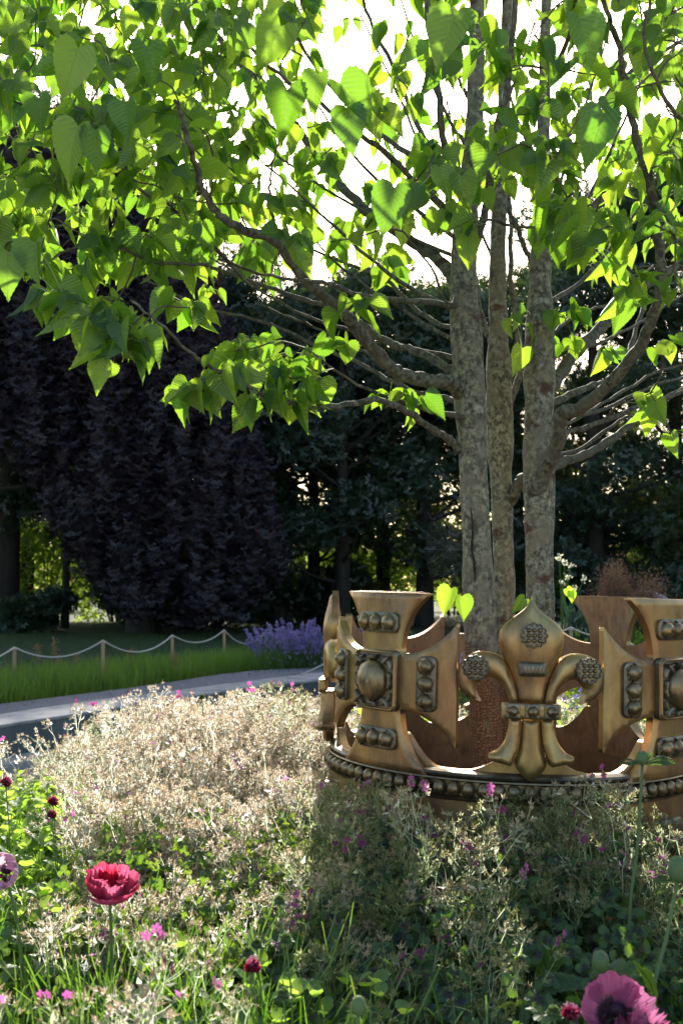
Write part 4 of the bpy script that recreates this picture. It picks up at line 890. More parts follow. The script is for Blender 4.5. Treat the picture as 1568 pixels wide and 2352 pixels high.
def grass(M, pts, hmin, hmax, mo=0, kinds=range(6), wid=1.0):
    pts = np.array(pts); N = len(pts); kk = rng.integers(0, len(list(kinds)), N); kinds = list(kinds)
    for j, kd in enumerate(kinds):
        m = kk == j; q = pts[m]; n_ = len(q)
        if not n_: continue
        a = rng.uniform(0, 2 * PI, n_); R_ = rottilt(rng.uniform(0, 2 * PI, n_), rng.uniform(0, .28, n_), a)
        h = rng.uniform(hmin, hmax, n_); sc = np.zeros((n_, 3, 3)); sc[:, 0, 0] = wid; sc[:, 1, 1] = 1; sc[:, 2, 2] = 1
        M.inst(BL[kd], R_ @ sc, q, h, rng.random(n_), mo)
# verge between path and fence
pts = []
for i in range(len(GB) - 1):
    for k in range(1700):
        t = random.random(); a = GB[i].lerp(GB[i + 1], t); dep = abs(random.gauss(0, .55)) + random.uniform(0, .9)
        if a.x > .1 or random.random() < .5 + .5 * math.sin(a.x * 5 + dep * 4) * math.sin(a.y * 3) - .25: continue
        dd = Vector((a.x, a.y, 0)).normalized(); pts.append((a.x + dd.x * dep, a.y + dd.y * dep, .36))
M = Mass(); grass(M, pts, .10, .34, 0, range(5), .5)
tag(M.build('verge_grass', M_verge), 'soft long grass along the far side of the gravel path', 'grass', kind='stuff')
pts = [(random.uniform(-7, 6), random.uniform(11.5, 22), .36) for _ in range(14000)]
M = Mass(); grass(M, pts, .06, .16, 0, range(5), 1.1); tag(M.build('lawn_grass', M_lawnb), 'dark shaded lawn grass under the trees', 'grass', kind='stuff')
# a few coarse weeds with seed heads in the verge
for i, (px, py) in enumerate(((80, 1478), (118, 1466), (126, 1505), (170, 1500), (395, 1500), (295, 1490))):
    b = P(px, 1560, 10.2 + .2 * i); t = P(px + 8, py, 10.2 + .2 * i); M = Mass()
    tube(M, spline([(b.x, b.y, .36), ((b.x + t.x) / 2 - .02, b.y, (.36 + t.z) / 2), tuple(t)], 5), .004, 4, 0, .5)
    q = np.array([np.array(t) + np.array([random.gauss(0, .016), random.gauss(0, .016), -random.random() * .16]) for _ in range(70)]); M.inst(KITE, frames(rdir(70, (0, 0, .9)), rdir(70)), q, .022, None, 1)
    tag(M.build('dock_weed', [M_verge, M_plume], loc=(b.x, b.y, .36)), ['brown dock spike leaning right near the first fence post', 'tallest brown dock spike between the first two posts', 'short brown dock head below the sagging rope', 'pale grass head right of the dock spikes', 'feathery grass head just before the third post', 'pale grass head right of the second post'][i], 'weed', 'seeding weeds in the verge')
# generic clump of flower spikes
def spikes(name, px, Y, w_, h, n, label, cat, mats, zb=.36, flow=.5, size=.022, lean=.45, per=60, tpl=None, dep=.5, group=None, bushy=250, py=1500, thick=.018):
    b = P(px, py, Y); t = tag(empty(name, (b.x, Y, zb)), label, cat, group); S_ = Mass(); Fm = Mass()
    for i in range(n):
        a = random.uniform(0, 2 * PI); r = math.sqrt(random.random()); base = Vector((math.cos(a) * r * w_ * .45, math.sin(a) * r * dep * .5, 0))
        hh = h * random.uniform(.6, 1.0) * (1 - .25 * r); ln = Vector((math.cos(a) * r * lean * hh, math.sin(a) * r * lean * hh * .5, hh)); pts = spline([base, base + ln * .5 + Vector((0, 0, .04)), base + ln], 4)
        tube(S_, pts, [.0035, .0015], 3, 0, cap=False)
        N = per; tt = 1 - flow * rng.random(N); q = np.array([np.array(pts[0].lerp(pts[-1], x)) if x < .0 else np.array(base + ln * x + Vector((0, 0, .04 * (1 - x)))) for x in tt])
        rr = thick * (1.15 - (tt - (1 - flow)) / flow * .7)
        q = q + norm(rng.normal(size=(N, 3))) * rr[:, None]
        Fm.inst(tpl or KITE, frames(rdir(N, (0, 0, .5)), rdir(N)), q, size * rng.uniform(.6, 1.3, N))
    q = np.stack([rng.uniform(-.5, .5, bushy) * w_, rng.uniform(-.5, .5, bushy) * dep, rng.uniform(0, .55, bushy) * h], -1)
    S_.inst(KITE, frames(rdir(bushy, (0, 0, .8)), rdir(bushy)), q, .05 * rng.uniform(.5, 1.3, bushy), None)
    S_.build('stems', mats[0], t); Fm.build('blossom', mats[1], t); return t
spikes('catmint', 690, 12.9, 1.0, .70, 95, 'billowing violet catmint clump at the end of the rope fence', 'flowering plant', [M_grey, M_lav], per=75, size=.032, lean=.75, dep=.9, bushy=900)
spikes('catmint', 785, 12.6, .5, .55, 40, 'violet catmint showing just behind the left edge of the bronze crown', 'flowering plant', [M_grey, M_lav], per=70, size=.032, lean=.5, dep=.6, bushy=400)
spikes('pink_border_flower', 985, 8.2, .42, .72, 16, 'pale pink flower spikes left of the trunks above the crown', 'flowering plant', [M_lime, M_pinkf], flow=.42, per=40, size=.040, lean=.2, thick=.035, bushy=250)
spikes('pink_border_flower', 950, 8.8, .3, .60, 10, 'second group of pink spikes partly hidden by the left cross', 'flowering plant', [M_lime, M_pinkf], flow=.42, per=40, size=.040, lean=.2, thick=.035, bushy=150)
spikes('yellow_yarrow', 1330, 8.0, 1.1, .45, 75, 'low yellow flower heads seen through the gap by the back cross', 'flowering plant', [M_lime, M_yel], flow=.06, per=14, size=.045, lean=.2, thick=.04, bushy=1600, dep=1.2)
spikes('yellow_yarrow', 1520, 9.0, .8, .40, 36, 'yellow flower heads right of the back cross', 'flowering plant', [M_lime, M_yel], flow=.06, per=14, size=.045, lean=.2, thick=.04, bushy=900, dep=.8)
spikes('purple_sage', 1322, 7.2, .5, .34, 34, 'deep violet sage spikes in front of the yellow flowers', 'flowering plant', [M_lime, M_lav], flow=.6, per=40, size=.028, lean=.3, bushy=700)
spikes('green_border_plant', 1040, 8.6, 1.4, .5, 60, 'mid-height green plants behind the crown left of the trunks', 'plant', [M_lime, M_verge], flow=.8, per=30, size=.05, lean=.3, bushy=2200, dep=1.2)
spikes('green_border_plant', 1500, 11.0, 2.4, .60, 120, 'broad green planting under the brown plume on the right', 'plant', [M_verge, M_verge], flow=.8, per=30, size=.06, lean=.3, bushy=3500, dep=1.5)
spikes('green_border_plant', 1290, 10.5, 1.2, .62, 60, 'green planting between the trunks and the silvery plant', 'plant', [M_grey, M_verge], flow=.8, per=30, size=.06, lean=.3, bushy=1800, dep=1.2)
# silvery arching plant
b = P(1330, 1400, 11.2); t = tag(empty('silver_plant', (b.x, 11.2, .36)), 'silvery grey plant with long arching leaves right of the stems', 'plant'); M = Mass()
pts = np.stack([rng.uniform(-.10, .10, 130), rng.uniform(-.1, .1, 130), rng.uniform(.25, .55, 130)], -1)
grass(M, pts, .30, .52, 0, (1, 3, 4, 5), 2.6); grass(M, pts * np.array([1.5, 1.5, .3]), .3, .5, 0, (2, 3, 4, 5), 3.0)
M.build('leaves', M_grey, t)
# brown feathery plume
b = P(1425, 1400, 10.6); t = tag(empty('feathery_grass', (b.x, 10.6, .36)), 'tall plant with brown hazy seed plumes against the dark trees', 'ornamental grass'); S_ = Mass(); Fm = Mass()
for i in range(34):
    a = random.uniform(0, 2 * PI); r = math.sqrt(random.random()); tx, tz = random.uniform(-.24, .24), random.uniform(.92, 1.12)
    if i < 8: tx, tz = random.uniform(-.15, -.03), random.uniform(1.1, 1.32)
    if i > 29: tx, tz = random.uniform(.24, .38), 1.12
    pts = spline([(random.uniform(-.14, .14), random.uniform(-.1, .1), 0), (tx * .5, 0, .55), (tx, random.uniform(-.2, .2), tz)], 5); tube(S_, pts, [.008, .003], 4, 0, cap=False)
    N = 380; c = np.array(pts[-1]) + np.array([0, 0, -.16]); q = c + rng.normal(size=(N, 3)) * np.array([.06, .06, .09])
    Fm.inst(KITE, frames(rdir(N, (0, 0, .6)), rdir(N)), q, .016 * rng.uniform(.5, 1.3, N))
    for k in range(10): e = c + rng.normal(size=3) * np.array([.09, .09, .1]); tube(Fm, [pts[-3], Vector(e)], [.0015, .0007], 3, cap=False)
S_.build('stems', M_verge, t); Fm.build('plume', M_plume, t)
# white umbels beside the right stem
b = P(1288, 1400, 9.4); t = tag(empty('tall_umbel_plant', (b.x, 9.4, .36)), 'tall thin plant with small whitish heads just right of the stems', 'plant'); S_ = Mass(); Fm = Mass()
for px, py in ((1296, 1292), (1310, 1300), (1302, 1325), (1318, 1352), (1284, 1282), (1340, 1330), (1290, 1340)):
    q = P(px, py, 9.4) - Vector((b.x, 9.4, .36)); tube(S_, spline([(0, 0, 0), (q.x * .15, 0, q.z * .6), q], 5), [.006, .003], 4, 0)
    N = 26; Fm = Mass(); Fm.inst(KITE, frames(rdir(N, (0, 0, .7)), rdir(N)), np.array(q) + rng.normal(size=(N, 3)) * .014, .022); Fm.build('flower_head', M_hair, t)
S_.build('stems', M_verge, t)
# weathered driftwood piece among the planting
M = Mass(); p0 = P(1455, 1372, 10.8); pts = spline([P(1400, 1405, 10.9), P(1440, 1381, 10.8), P(1475, 1368, 10.8), P(1515, 1378, 10.8), P(1545, 1400, 10.8), P(1560, 1420, 10.8)], 6)
tube(M, pts, [.015, .03, .055, .06, .05, .035, .012], 10, wob=.18); tag(M.build('driftwood', M_stone, smooth=True, loc=tuple(p0)), 'pale grey driftwood-like arched piece lying among green plants at right', 'driftwood')
M = Mass(); q = P(1405, 1394, 10.4); box(M, (0, 0, 0), (.10, .09, .12), 0, .3, .02); M.build
tube(M, [(0, 0, -.55), (0, 0, -.055)], .025, 6); tag(M.build('stone_marker', M_stone, loc=tuple(q)), 'small grey post head standing beneath the brown plume', 'marker')
for px, Y, w_, h, lb in ((370, 27, 1.9, 1.7, 'low dark hedge under the copper beech'), (480, 26.5, 2.6, 1.8, 'dark hedge right of the copper beech base'), (690, 27.5, 2.2, 1.4, 'dark hedge behind the violet catmint'), (20, 24, 1.8, 1.0, 'low dark growth at the foot of the thick left trunk'), (1400, 24, 2.6, 1.6, 'dark hedge behind the brown plume'), (1600, 23, 2.0, 1.6, 'dark hedge by the right edge')):
    shrub(px, Y, w_, h, M_green1, lb, seed=60 + px, group='dark hedging under the trees', name='hedge', cat='hedge', n=5500, size=.13)

# ============================================================ flower bed in the foreground
def ribbon_t(T, pts, rad, r, m=0):
    d = (Vector(pts[-1]) - Vector(pts[0])).normalized(); q = Vector([r.gauss(0, 1) for _ in range(3)]); q = (q - d * q.dot(d)).normalized(); v = []
    for p, w_ in zip(pts, rad): v += [Vector(p) - q * w_ * 1.15, Vector(p) + q * w_ * 1.15]
    T.add(v, [(2 * i, 2 * i + 1, 2 * i + 3, 2 * i + 2) for i in range(len(pts) - 1)], m)
def bud_t(T, base, d, s, m=1, open_=.5):
    """calyx of five pointed sepals round a beaked seed case"""
    d = d.normalized(); u = d.orthogonal().normalized(); w_ = d.cross(u); b = Vector(base)
    k = 4; ring = [b + d * (.42 * s) + (u * math.cos(2 * PI * i / k) + w_ * math.sin(2 * PI * i / k)) * (.20 * s) for i in range(k)]
    T.add([b] + ring + [b + d * (1.5 * s)], [(0, i + 1, (i + 1) % k + 1) for i in range(k)] + [(k + 1, (i + 1) % k + 1, i + 1) for i in range(k)], m)
    for i in range(5):
        a = 2 * PI * i / 5 + .3; r = u * math.cos(a) + w_ * math.sin(a); q = d.cross(r)
        tip = b + d * (s * .62) + r * (s * (.42 + .4 * open_)); mid = b + d * (s * .40) + r * (s * .30)
        T.add([b + q * (.05 * s), mid + q * (.11 * s), tip, mid - q * (.11 * s), b - q * (.05 * s)], [(0, 1, 2), (0, 2, 3, 4)], 2 if i % 2 else m)
def flower_t(T, base, d, s, m=3):
    d = d.normalized(); u = d.orthogonal().normalized(); w_ = d.cross(u); b = Vector(base)
    for i in range(5):
        a = 2 * PI * i / 5; r = u * math.cos(a) + w_ * math.sin(a); q = d.cross(r)
        T.add([b, b + r * .5 * s + q * .34 * s + d * .10 * s, b + r * .95 * s + q * .26 * s, b + r * 1.02 * s + d * .03 * s, b + r * .95 * s - q * .26 * s, b + r * .5 * s - q * .34 * s + d * .10 * s], [(0, 1, 2, 3), (0, 3, 4, 5)], m, [(0, 0), (.3, .5), (.2, 1), (0, 1), (-.2, 1), (-.3, .5)])
    bud_t(T, b + d * .05 * s, d, s * .35, 1)
def spray(seed, H=1.0, thick=.0016, fl=.05, levels=4, lo=.42):
    """one stalk of faded cranesbill: bare stem, forking panicle, many seed cases"""
    r = random.Random(seed); T = Tpl()
    def rec(p, d, L, th, lev):
        e = p + d * L; m_ = (p + e) / 2 + Vector([r.uniform(-.05, .05) * L for _ in range(3)])
        ribbon_t(T, [p, m_, e], [th, th * .85, th * .7], r, 0)
        if r.random() < .6:
            q = Vector([r.gauss(0, 1) for _ in range(3)]); q = (q - d * q.dot(d)).normalized(); f = e + q * .022 + d * .008; sd_ = d.cross(q) * .005
            T.add([e, e + q * .012 + sd_, f + q * .004, e + q * .012 - sd_], [(0, 1, 2, 3)], 2)
        if lev == 0:
            for k in range(r.choice((2, 2, 3))):
                dd = (d + Vector([r.gauss(0, .75) for _ in range(3)]) + Vector((0, 0, .25))).normalized(); Lp = r.uniform(.010, .024); c = e + dd * Lp
                ribbon_t(T, [e, c], [th * .6, th * .55], r, 0)
                if r.random() < fl: flower_t(T, c, (dd + Vector((0, -.4, .1))), .0095, 3)
                else: bud_t(T, c, dd, r.uniform(.010, .0155), 1, r.random())
            return
        for k in range(2 if r.random() < .72 else 3):
            dd = (d + Vector([r.gauss(0, .42) for _ in range(3)]) + Vector((0, 0, .35))).normalized(); rec(e, dd, L * r.uniform(.55, .85) if lev < levels else r.uniform(.07, .12), th * .8, lev - 1)
    d0 = Vector((r.uniform(-.10, .10), r.uniform(-.10, .10), 1)).normalized(); e = d0 * lo * H
    ttube(T, [Vector((0, 0, -.15)), e * .5 + Vector((.01, 0, 0)), e], [thick * 1.1, thick, thick * .95], 3, 0)
    rec(e, d0, .10, thick * .85, levels); return T
SP = [spray(i, .75, fl=.010, levels=4) for i in range(9)]
SPF = [spray(40 + i, .75, fl=.25, levels=3) for i in range(4)]
def palm(seed):
    """five-lobed toothed basal leaf"""
    r = random.Random(seed); T = Tpl(); pts = [(0, 0, 0)]; uv = [(0, 0)]; n = 0; angs = np.linspace(-2.45, 2.45, 43)
    for i, a in enumerate(angs):
        lobe = abs(math.cos((a) * 5 / 4.9 * PI / 1.96 * .98)); rad = .34 + .66 * (lobe ** .55) * (1 - .09 * abs(a)); rad *= (1.0 if i % 2 else .90)
        pts.append((math.sin(a) * rad, math.cos(a) * rad, .10 * math.cos(a * 5) * rad - .18 * rad * rad)); uv.append((0, rad))
        n += 1
    mid = [(p[0] * .5, p[1] * .5, .05 * math.cos(angs[i] * 5) * .5) for i, p in enumerate(pts[1:])]; k = len(pts); pts += mid; uv += [(0, u[1] * .5) for u in uv[1:]]
    fs = []
    for i in range(1, n): fs += [(0, k + i - 1, k + i), (k + i - 1, i, i + 1, k + i)]
    T.add(pts, fs, 0, uv); return T
PL = [palm(i) for i in range(3)]
M_gl2 = leafmat('blotched_geranium_leaf', (.03, .10, .02), (.06, .155, .025), (.14, .32, .02), (.28, .46, .03), .42, .05, .5, stops=[(.38, (.30, .22, .22)), (.62, (1, 1, 1))])
def topz(x, Y):
    """height of the planting over the bed"""
    px = 784 + F * x / Y
    if Y > 4.15: z = .845
    else: z = float(np.interp(Y, [1.6, 2.0, 2.6, 3.2, 4.2], [.46, .54, .66, .76, .85]))
    if px < 400 and Y > 3.4: z -= (400 - px) * .00025
    if px < 230 and Y > 2.7: z -= .10 + (230 - px) * .0004
    if px > 745 and Y < 3.2: z = min(z, .50 + .19 * (Y - 1.6))
    return z
def place_sprays(M, cnt, region, kinds, hs=(.88, 1.1), zoff=0, vr=(0, 1)):  # vr: colour range
    g = {}
    tries = 0; k = 0
    while k < cnt and tries < cnt * 60:
        tries += 1; q = region()
        if q is None: continue
        x, y = q
        if (x - CX) ** 2 + (y - CY) ** 2 < .70 ** 2: continue
        z = topz(x, y) + zoff + random.gauss(0, .022) + .035 * math.sin(x * 9 + 2 * math.sin(y * 5)) * math.sin(y * 7.3); g.setdefault(random.randrange(len(kinds)), []).append((x, y, z)); k += 1
    for j, lst in g.items():
        a = np.array(lst); T = kinds[j]; hmax = max(v[2] for v in T.v); sc = rng.uniform(hs[0], hs[1], len(a)); n_ = len(a)
        pos = np.stack([a[:, 0], a[:, 1], a[:, 2] - hmax * sc], -1)
        M.inst(T, rottilt(rng.uniform(0, 2 * PI, n_), np.abs(rng.normal(0, .13, n_)), rng.uniform(0, 2 * PI, n_)), pos, sc, rng.uniform(vr[0], vr[1], n_))
GM = [M_stem, M_bud, M_sepal, M_petal]
def reg_lit():
    Y = random.uniform(2.35, 4.6) ; px = random.uniform(60, 800)
    lo = np.interp(Y, [2.1, 2.5, 3.0, 3.6, 4.2, 4.6], [230, 190, 210, 235, 225, 250])
    if px < lo + random.gauss(0, 20): return None
    if Y < 2.9 and random.random() < .55: return None
    return ((px - 784) / F * Y, Y)
def reg_left():
    Y = random.uniform(4.2, 5.3); px = random.uniform(-120, 260); return ((px - 784) / F * Y, Y)
def reg_shade():
    Y = random.uniform(2.0, 2.95) ** 1 if random.random() < .3 else random.uniform(2.45, 2.95); px = random.uniform(720, 1750)
    if px > 1400 and Y < 2.3: return None
    return ((px - 784) / F * Y, Y)
def reg_peak():
    c_ = random.choice((330, 400, 490, 560, 640, 690, 725)); Y = random.uniform(3.6, 4.4); return ((c_ + random.gauss(0, 16) - 784) / F * Y, Y)
def reg_rim():
    Y = random.uniform(2.72, 2.93); px = random.uniform(780, 1600); return ((px - 784) / F * Y, Y)
def reg_back():
    Y = random.uniform(4.35, 5.4); px = random.uniform(820, 1560); return ((px - 784) / F * Y, Y)
M = Mass(); place_sprays(M, 320, reg_lit, SP, zoff=-.02, vr=(.7, 1)); place_sprays(M, 100, reg_lit, SP, zoff=.05, vr=(.7, 1)); place_sprays(M, 26, reg_lit, SPF, zoff=.04, vr=(.6, 1)); place_sprays(M, 46, reg_peak, SP, zoff=.085, vr=(.8, 1))  # high vr: sunlit paleness painted into the stalk colour
tag(M.build('geranium_drift', GM), 'sunlit drift of faded cranesbill stalks with beige seed heads left of the crown', 'flowering plants', kind='stuff')
M = Mass(); place_sprays(M, 70, reg_left, SP, zoff=-.12)
tag(M.build('geranium_drift', GM), 'sparser cranesbill seed heads before the wall at the left edge', 'flowering plants', kind='stuff')
M = Mass(); place_sprays(M, 66, reg_shade, SP, zoff=.01, vr=(0, .3)); place_sprays(M, 32, reg_shade, SP, zoff=.09, vr=(0, .4)); place_sprays(M, 24, reg_rim, SP, zoff=.07, vr=(0, .5)); place_sprays(M, 18, reg_shade, SPF, zoff=.09, vr=(0, .5))  # low vr: crown shade painted into the stalks as darker green
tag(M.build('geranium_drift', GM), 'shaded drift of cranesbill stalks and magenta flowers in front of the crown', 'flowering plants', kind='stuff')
M = Mass(); place_sprays(M, 90, reg_back, SP, zoff=-.06)
tag(M.build('geranium_drift', GM), 'sunlit cranesbill seen through the crown openings', 'flowering plants', kind='stuff')
# low foliage under the stalks
def scatter_leaves(M, n, tpls, pxr, Yr, zr, size, up=.9, mo=0, avoid=True, facing=-.2):
    P_ = []
    while len(P_) < n:
        Y = random.uniform(*Yr); x = (random.uniform(*pxr) - 784) / F * Y
        if avoid and (x - CX) ** 2 + (Y - CY) ** 2 < .69 ** 2: continue
        t = topz(x, Y); P_.append((x, Y, max(.05, (zr[0] + (zr[1] - zr[0]) * random.random()) * t)))
    P_ = np.array(P_); j = rng.integers(0, len(tpls), n)
    for k, T in enumerate(tpls):
        q = P_[j == k]; m = len(q)
        if not m: continue
        nn = rng.normal(size=(m, 3)) * .45 + np.array([0, facing, up]); d = rng.normal(size=(m, 3)) + np.array([0, -.3, -.15])
        d = d - nn * (np.sum(d * nn, 1) / np.sum(nn * nn, 1))[:, None]
        M.inst(T, frames(d, nn), q, rng.uniform(size[0], size[1], m), rng.random(m), mo)
M = Mass(); scatter_leaves(M, 1900, PL, (60, 800), (1.7, 4.6), (.28, .80), (.025, .05)); scatter_leaves(M, 1300, PL, (150, 800), (2.3, 3.1), (.80, .98), (.010, .022), up=.4, facing=-.8)
scatter_leaves(M, 1500, PL, (60, 800), (2.3, 3.6), (.70, .92), (.014, .030)); scatter_leaves(M, 1100, PL, (-100, 800), (1.6, 2.5), (.45, .95), (.020, .040))
tag(M.build('geranium_foliage', M_gleaf), 'yellow-green lobed leaves under the sunlit cranesbill', 'foliage', kind='stuff')
M = Mass(); scatter_leaves(M, 3400, PL, (720, 1750), (1.55, 2.95), (.4, 1.0), (.020, .042), facing=-.7)
tag(M.build('geranium_foliage', M_gl2), 'dark green lobed leaves with blackish centres in the crown shadow', 'foliage', kind='stuff')
M = Mass(); scatter_leaves(M, 500, PL, (820, 1560), (4.35, 5.4), (.3, .95), (.03, .06))
tag(M.build('geranium_foliage', M_lime), 'bright leaves behind the crown', 'foliage', kind='stuff')
# upright leafy shoots
def shoot(seed, H=.5, pairs=7, ll=.085, lw=.016):
    r = random.Random(seed); T = Tpl(); ttube(T, [(0, 0, 0), (.01, 0, H * .5), (0, .01, H)], [.0035, .003, .0015], 4, 0)
    for i in range(pairs):
        z = H * (.15 + .85 * i / (pairs - 1)); a0 = i * 1.57 + r.uniform(-.3, .3); L = ll * (1.1 - .55 * i / pairs) * r.uniform(.8, 1.2); up = .5 + .9 * i / pairs
        for a in (a0, a0 + PI):
            o = Vector((math.cos(a), math.sin(a), up)).normalized(); s = Vector((-math.sin(a), math.cos(a), 0)); b = Vector((0, 0, z)); dn = Vector((0, 0, -.35 * L))
            wv = lw * r.uniform(.8, 1.2)
            pts = [b + s * wv * .3, b + o * L * .35 + s * wv, b + o * L * .7 + s * wv * .7 + dn * .3, b + o * L + dn, b + o * L * .7 - s * wv * .7 + dn * .3, b + o * L * .35 - s * wv, b - s * wv * .3]
            md = [b, b + o * L * .35 - Vector((0, 0, .004)), b + o * L * .7 + dn * .3 - Vector((0, 0, .003))]
            T.add(pts + md, [(0, 1, 8, 7), (1, 2, 9, 8), (2, 3, 9), (3, 4, 9), (4, 5, 8, 9), (5, 6, 7, 8)], 0)
    return T
def fern(seed, L=.24, lw=.050, pairs=12):
    """cut poppy leaf: rib with toothed lobes"""
    r = random.Random(seed); T = Tpl(); rib = [Vector((0, L * t, .10 * L * math.sin(t * 2.2) - .35 * L * t * t)) for t in np.linspace(0, 1, pairs + 1)]
    ttube(T, rib, [.003 - .002 * i / pairs for i in range(pairs + 1)], 3, 0)
    for i in range(1, pairs + 1):
        w_ = lw * math.sin(PI * (i + .6) / (pairs + 1.4)) * r.uniform(.85, 1.2)
        for s in (-1, 1):
            b = rib[i]; f = rib[i] - rib[i - 1]
            tip = b + Vector((s * w_, w_ * .95, -w_ * .2)); m1 = b + Vector((s * w_ * .55, w_ * .12, .004)); m2 = b + Vector((s * w_ * .42, w_ * .62, .004))
            n1 = b + Vector((s * w_ * .85, w_ * .42, -w_ * .1))
            T.add([b - f * .45, m1, n1, tip, m2, b + f * .2], [(0, 1, 4, 5) if s > 0 else (5, 4, 1, 0), (1, 2, 3, 4) if s > 0 else (4, 3, 2, 1)], 0)
    return T
SH = [shoot(i) for i in range(5)]; FN = [fern(i) for i in range(4)]
def shoots(M, n, pxr, Yr, tpls, hz, sc=(.8, 1.15), mo=0, tilt=.12):
    g = {}
    for i in range(n):
        Y = random.uniform(*Yr); x = (random.uniform(*pxr) - 784) / F * Y
        if (x - CX) ** 2 + (Y - CY) ** 2 < .69 ** 2: continue
        g.setdefault(random.randrange(len(tpls)), []).append((x, Y, hz(x, Y)))
    for j, lst in g.items():
        a = np.array(lst); T = tpls[j]; h = max(v[2] for v in T.v); s_ = rng.uniform(*sc, len(a)); m = len(a)
        M.inst(T, rottilt(rng.uniform(0, 2 * PI, m), np.abs(rng.normal(0, tilt, m)), rng.uniform(0, 2 * PI, m)), np.stack([a[:, 0], a[:, 1], a[:, 2] - h * s_], -1), s_, rng.random(m), mo)
M = Mass(); shoots(M, 360, (-120, 235), (2.4, 4.3), SH, lambda x, Y: float(np.interp(Y, [2.4, 3.2, 4.3], [.62, .69, .64])) + random.uniform(-.10, .02))
nf = 110; q = []
for i in range(nf):
    Y = random.uniform(2.3, 4.3); x = (random.uniform(-120, 250) - 784) / F * Y; q.append((x, Y, float(np.interp(Y, [2.3, 3.2, 4.3], [.50, .60, .56])) * random.uniform(.6, 1.08)))
q = np.array(q); j = rng.integers(0, 4, nf)
for k in range(4):
    m = (j == k).sum(); d = rng.normal(size=(m, 3)) * .6 + np.array([0, -.1, .9]); nn = rng.normal(size=(m, 3)) * .6 + np.array([0, -.7, .3]); M.inst(FN[k], frames(d, nn), q[j == k], rng.uniform(.25, .5, m), rng.random(m))
tag(M.build('leafy_growth', M_lime), 'bright lime green cut leaves and shoots at the left edge', 'foliage', kind='stuff')
M = Mass(); shoots(M, 190, (330, 900), (1.55, 2.25), SH, lambda x, Y: .47 + .12 * (Y - 1.55) + random.uniform(-.10, .09))
shoots(M, 70, (800, 1650), (1.5, 1.95), SH, lambda x, Y: .44 + .1 * (Y - 1.5) + random.uniform(-.1, .06))
shoots(M, 190, (-100, 480), (1.6, 2.5), SH, lambda x, Y: .43 + .08 * (Y - 1.6) + random.uniform(-.1, .06))
tag(M.build('leafy_growth', M_lime), 'green leafy scabious shoots along the front of the bed', 'foliage', kind='stuff')
# cut poppy leaves, front right
M = Mass(); nf = 90; q = []
for i in range(nf):
    Y = random.uniform(1.75, 2.3); x = (random.uniform(1130, 1680) - 784) / F * Y; q.append((x, Y, random.uniform(.25, .58)))
for i in range(18): Y = random.uniform(1.85, 2.1); q.append(((random.uniform(1450, 1640) - 784) / F * Y, Y, random.uniform(.45, .66)))
q = np.array(q); nf = len(q); d = rng.normal(size=(nf, 3)) * .8 + np.array([0, -.4, .4]); nn = rng.normal(size=(nf, 3)) * .5 + np.array([0, -.5, .8]); M.inst(FN[1], frames(d, nn), q, rng.uniform(.3, .6, nf))
tag(M.build('poppy_foliage', M_gleaf), 'deeply cut grey-green poppy leaves at the lower right', 'foliage', kind='stuff')
# grass tufts among the flowers
pts = []
for c, Yc, n, sp in ((60, 1.95, 420, .22), (200, 2.0, 520, .20), (330, 2.05, 420, .18), (560, 2.15, 420, .15), (640, 2.2, 420, .12), (470, 2.1, 220, .2), (100, 2.5, 260, .25), (760, 1.8, 120, .2), (1000, 1.75, 130, .4), (1300, 1.8, 90, .3)):
    for i in range(int(n * .8)): pts.append(((c - 784) / F * Yc + random.gauss(0, sp * .6), Yc + random.gauss(0, sp * .6), .02))
M = Mass(); grass(M, pts, .40, .72, 0, (0, 1, 2, 3, 4, 4), .28)
tag(M.build('grass_tufts', M_grass), 'long arching grass blades among the flowers at lower left', 'grass', kind='stuff')

# ---- single flowers
def stalk(M, pts, r0, r1, hair=True, mo=0, mh=1):
    p = spline(pts, 7); tube(M, p, [r0, r1], 7, mo)
    if hair:
        n = len(p) * 16; i = rng.integers(0, len(p) - 1, n); q = np.array([np.array(p[k].lerp(p[k + 1], random.random())) for k in i]); d = rdir(n, (0, 0, -.1)); d[:, 2] *= .4; d = norm(d)
        M.inst(HAIR, frames(d, rdir(n)), q + d * r1 * .6, rng.uniform(.003, .006, n), None, mh)
HAIR = Tpl().add([(-.03, 0, 0), (.03, 0, 0), (0, 1, 0)], [(0, 1, 2)], 0)
def petal_mesh(wd, L, cup, ruf, seed, nu=34, nv=14):
    r = random.Random(seed); f1, f2 = r.uniform(0, 6), r.uniform(0, 6); vs = []; uv = []
    for j in range(nv + 1):
        v = j / nv
        for i in range(nu + 1):
            u = i / nu * 2 - 1; w_ = wd * (.12 + .88 * math.sin(min(1, v * 1.15) * PI / 2) ** .8); a = u * w_
            ed = 1 - .16 * u * u * v; rr = L * v * ed
            lift = cup * v ** 1.3
            z = math.sin(lift) * rr; rad = math.cos(lift) * rr
            rf = ruf * v ** 2.2 * (math.sin(u * 9 + f1) * .6 + math.sin(u * 17 + f2) * .4 + math.sin(u * 29 + f1 * 2) * .4)
            z += rf * (.5 if cup < 1 else .25); rad += rf * (.4 if cup < 1 else .9)
            vs.append((math.sin(a) * rad, math.cos(a) * rad, z)); uv.append((u, v))
    fs = [(j * (nu + 1) + i, j * (nu + 1) + i + 1, (j + 1) * (nu + 1) + i + 1, (j + 1) * (nu + 1) + i) for j in range(nv) for i in range(nu)]
    return vs, fs, uv
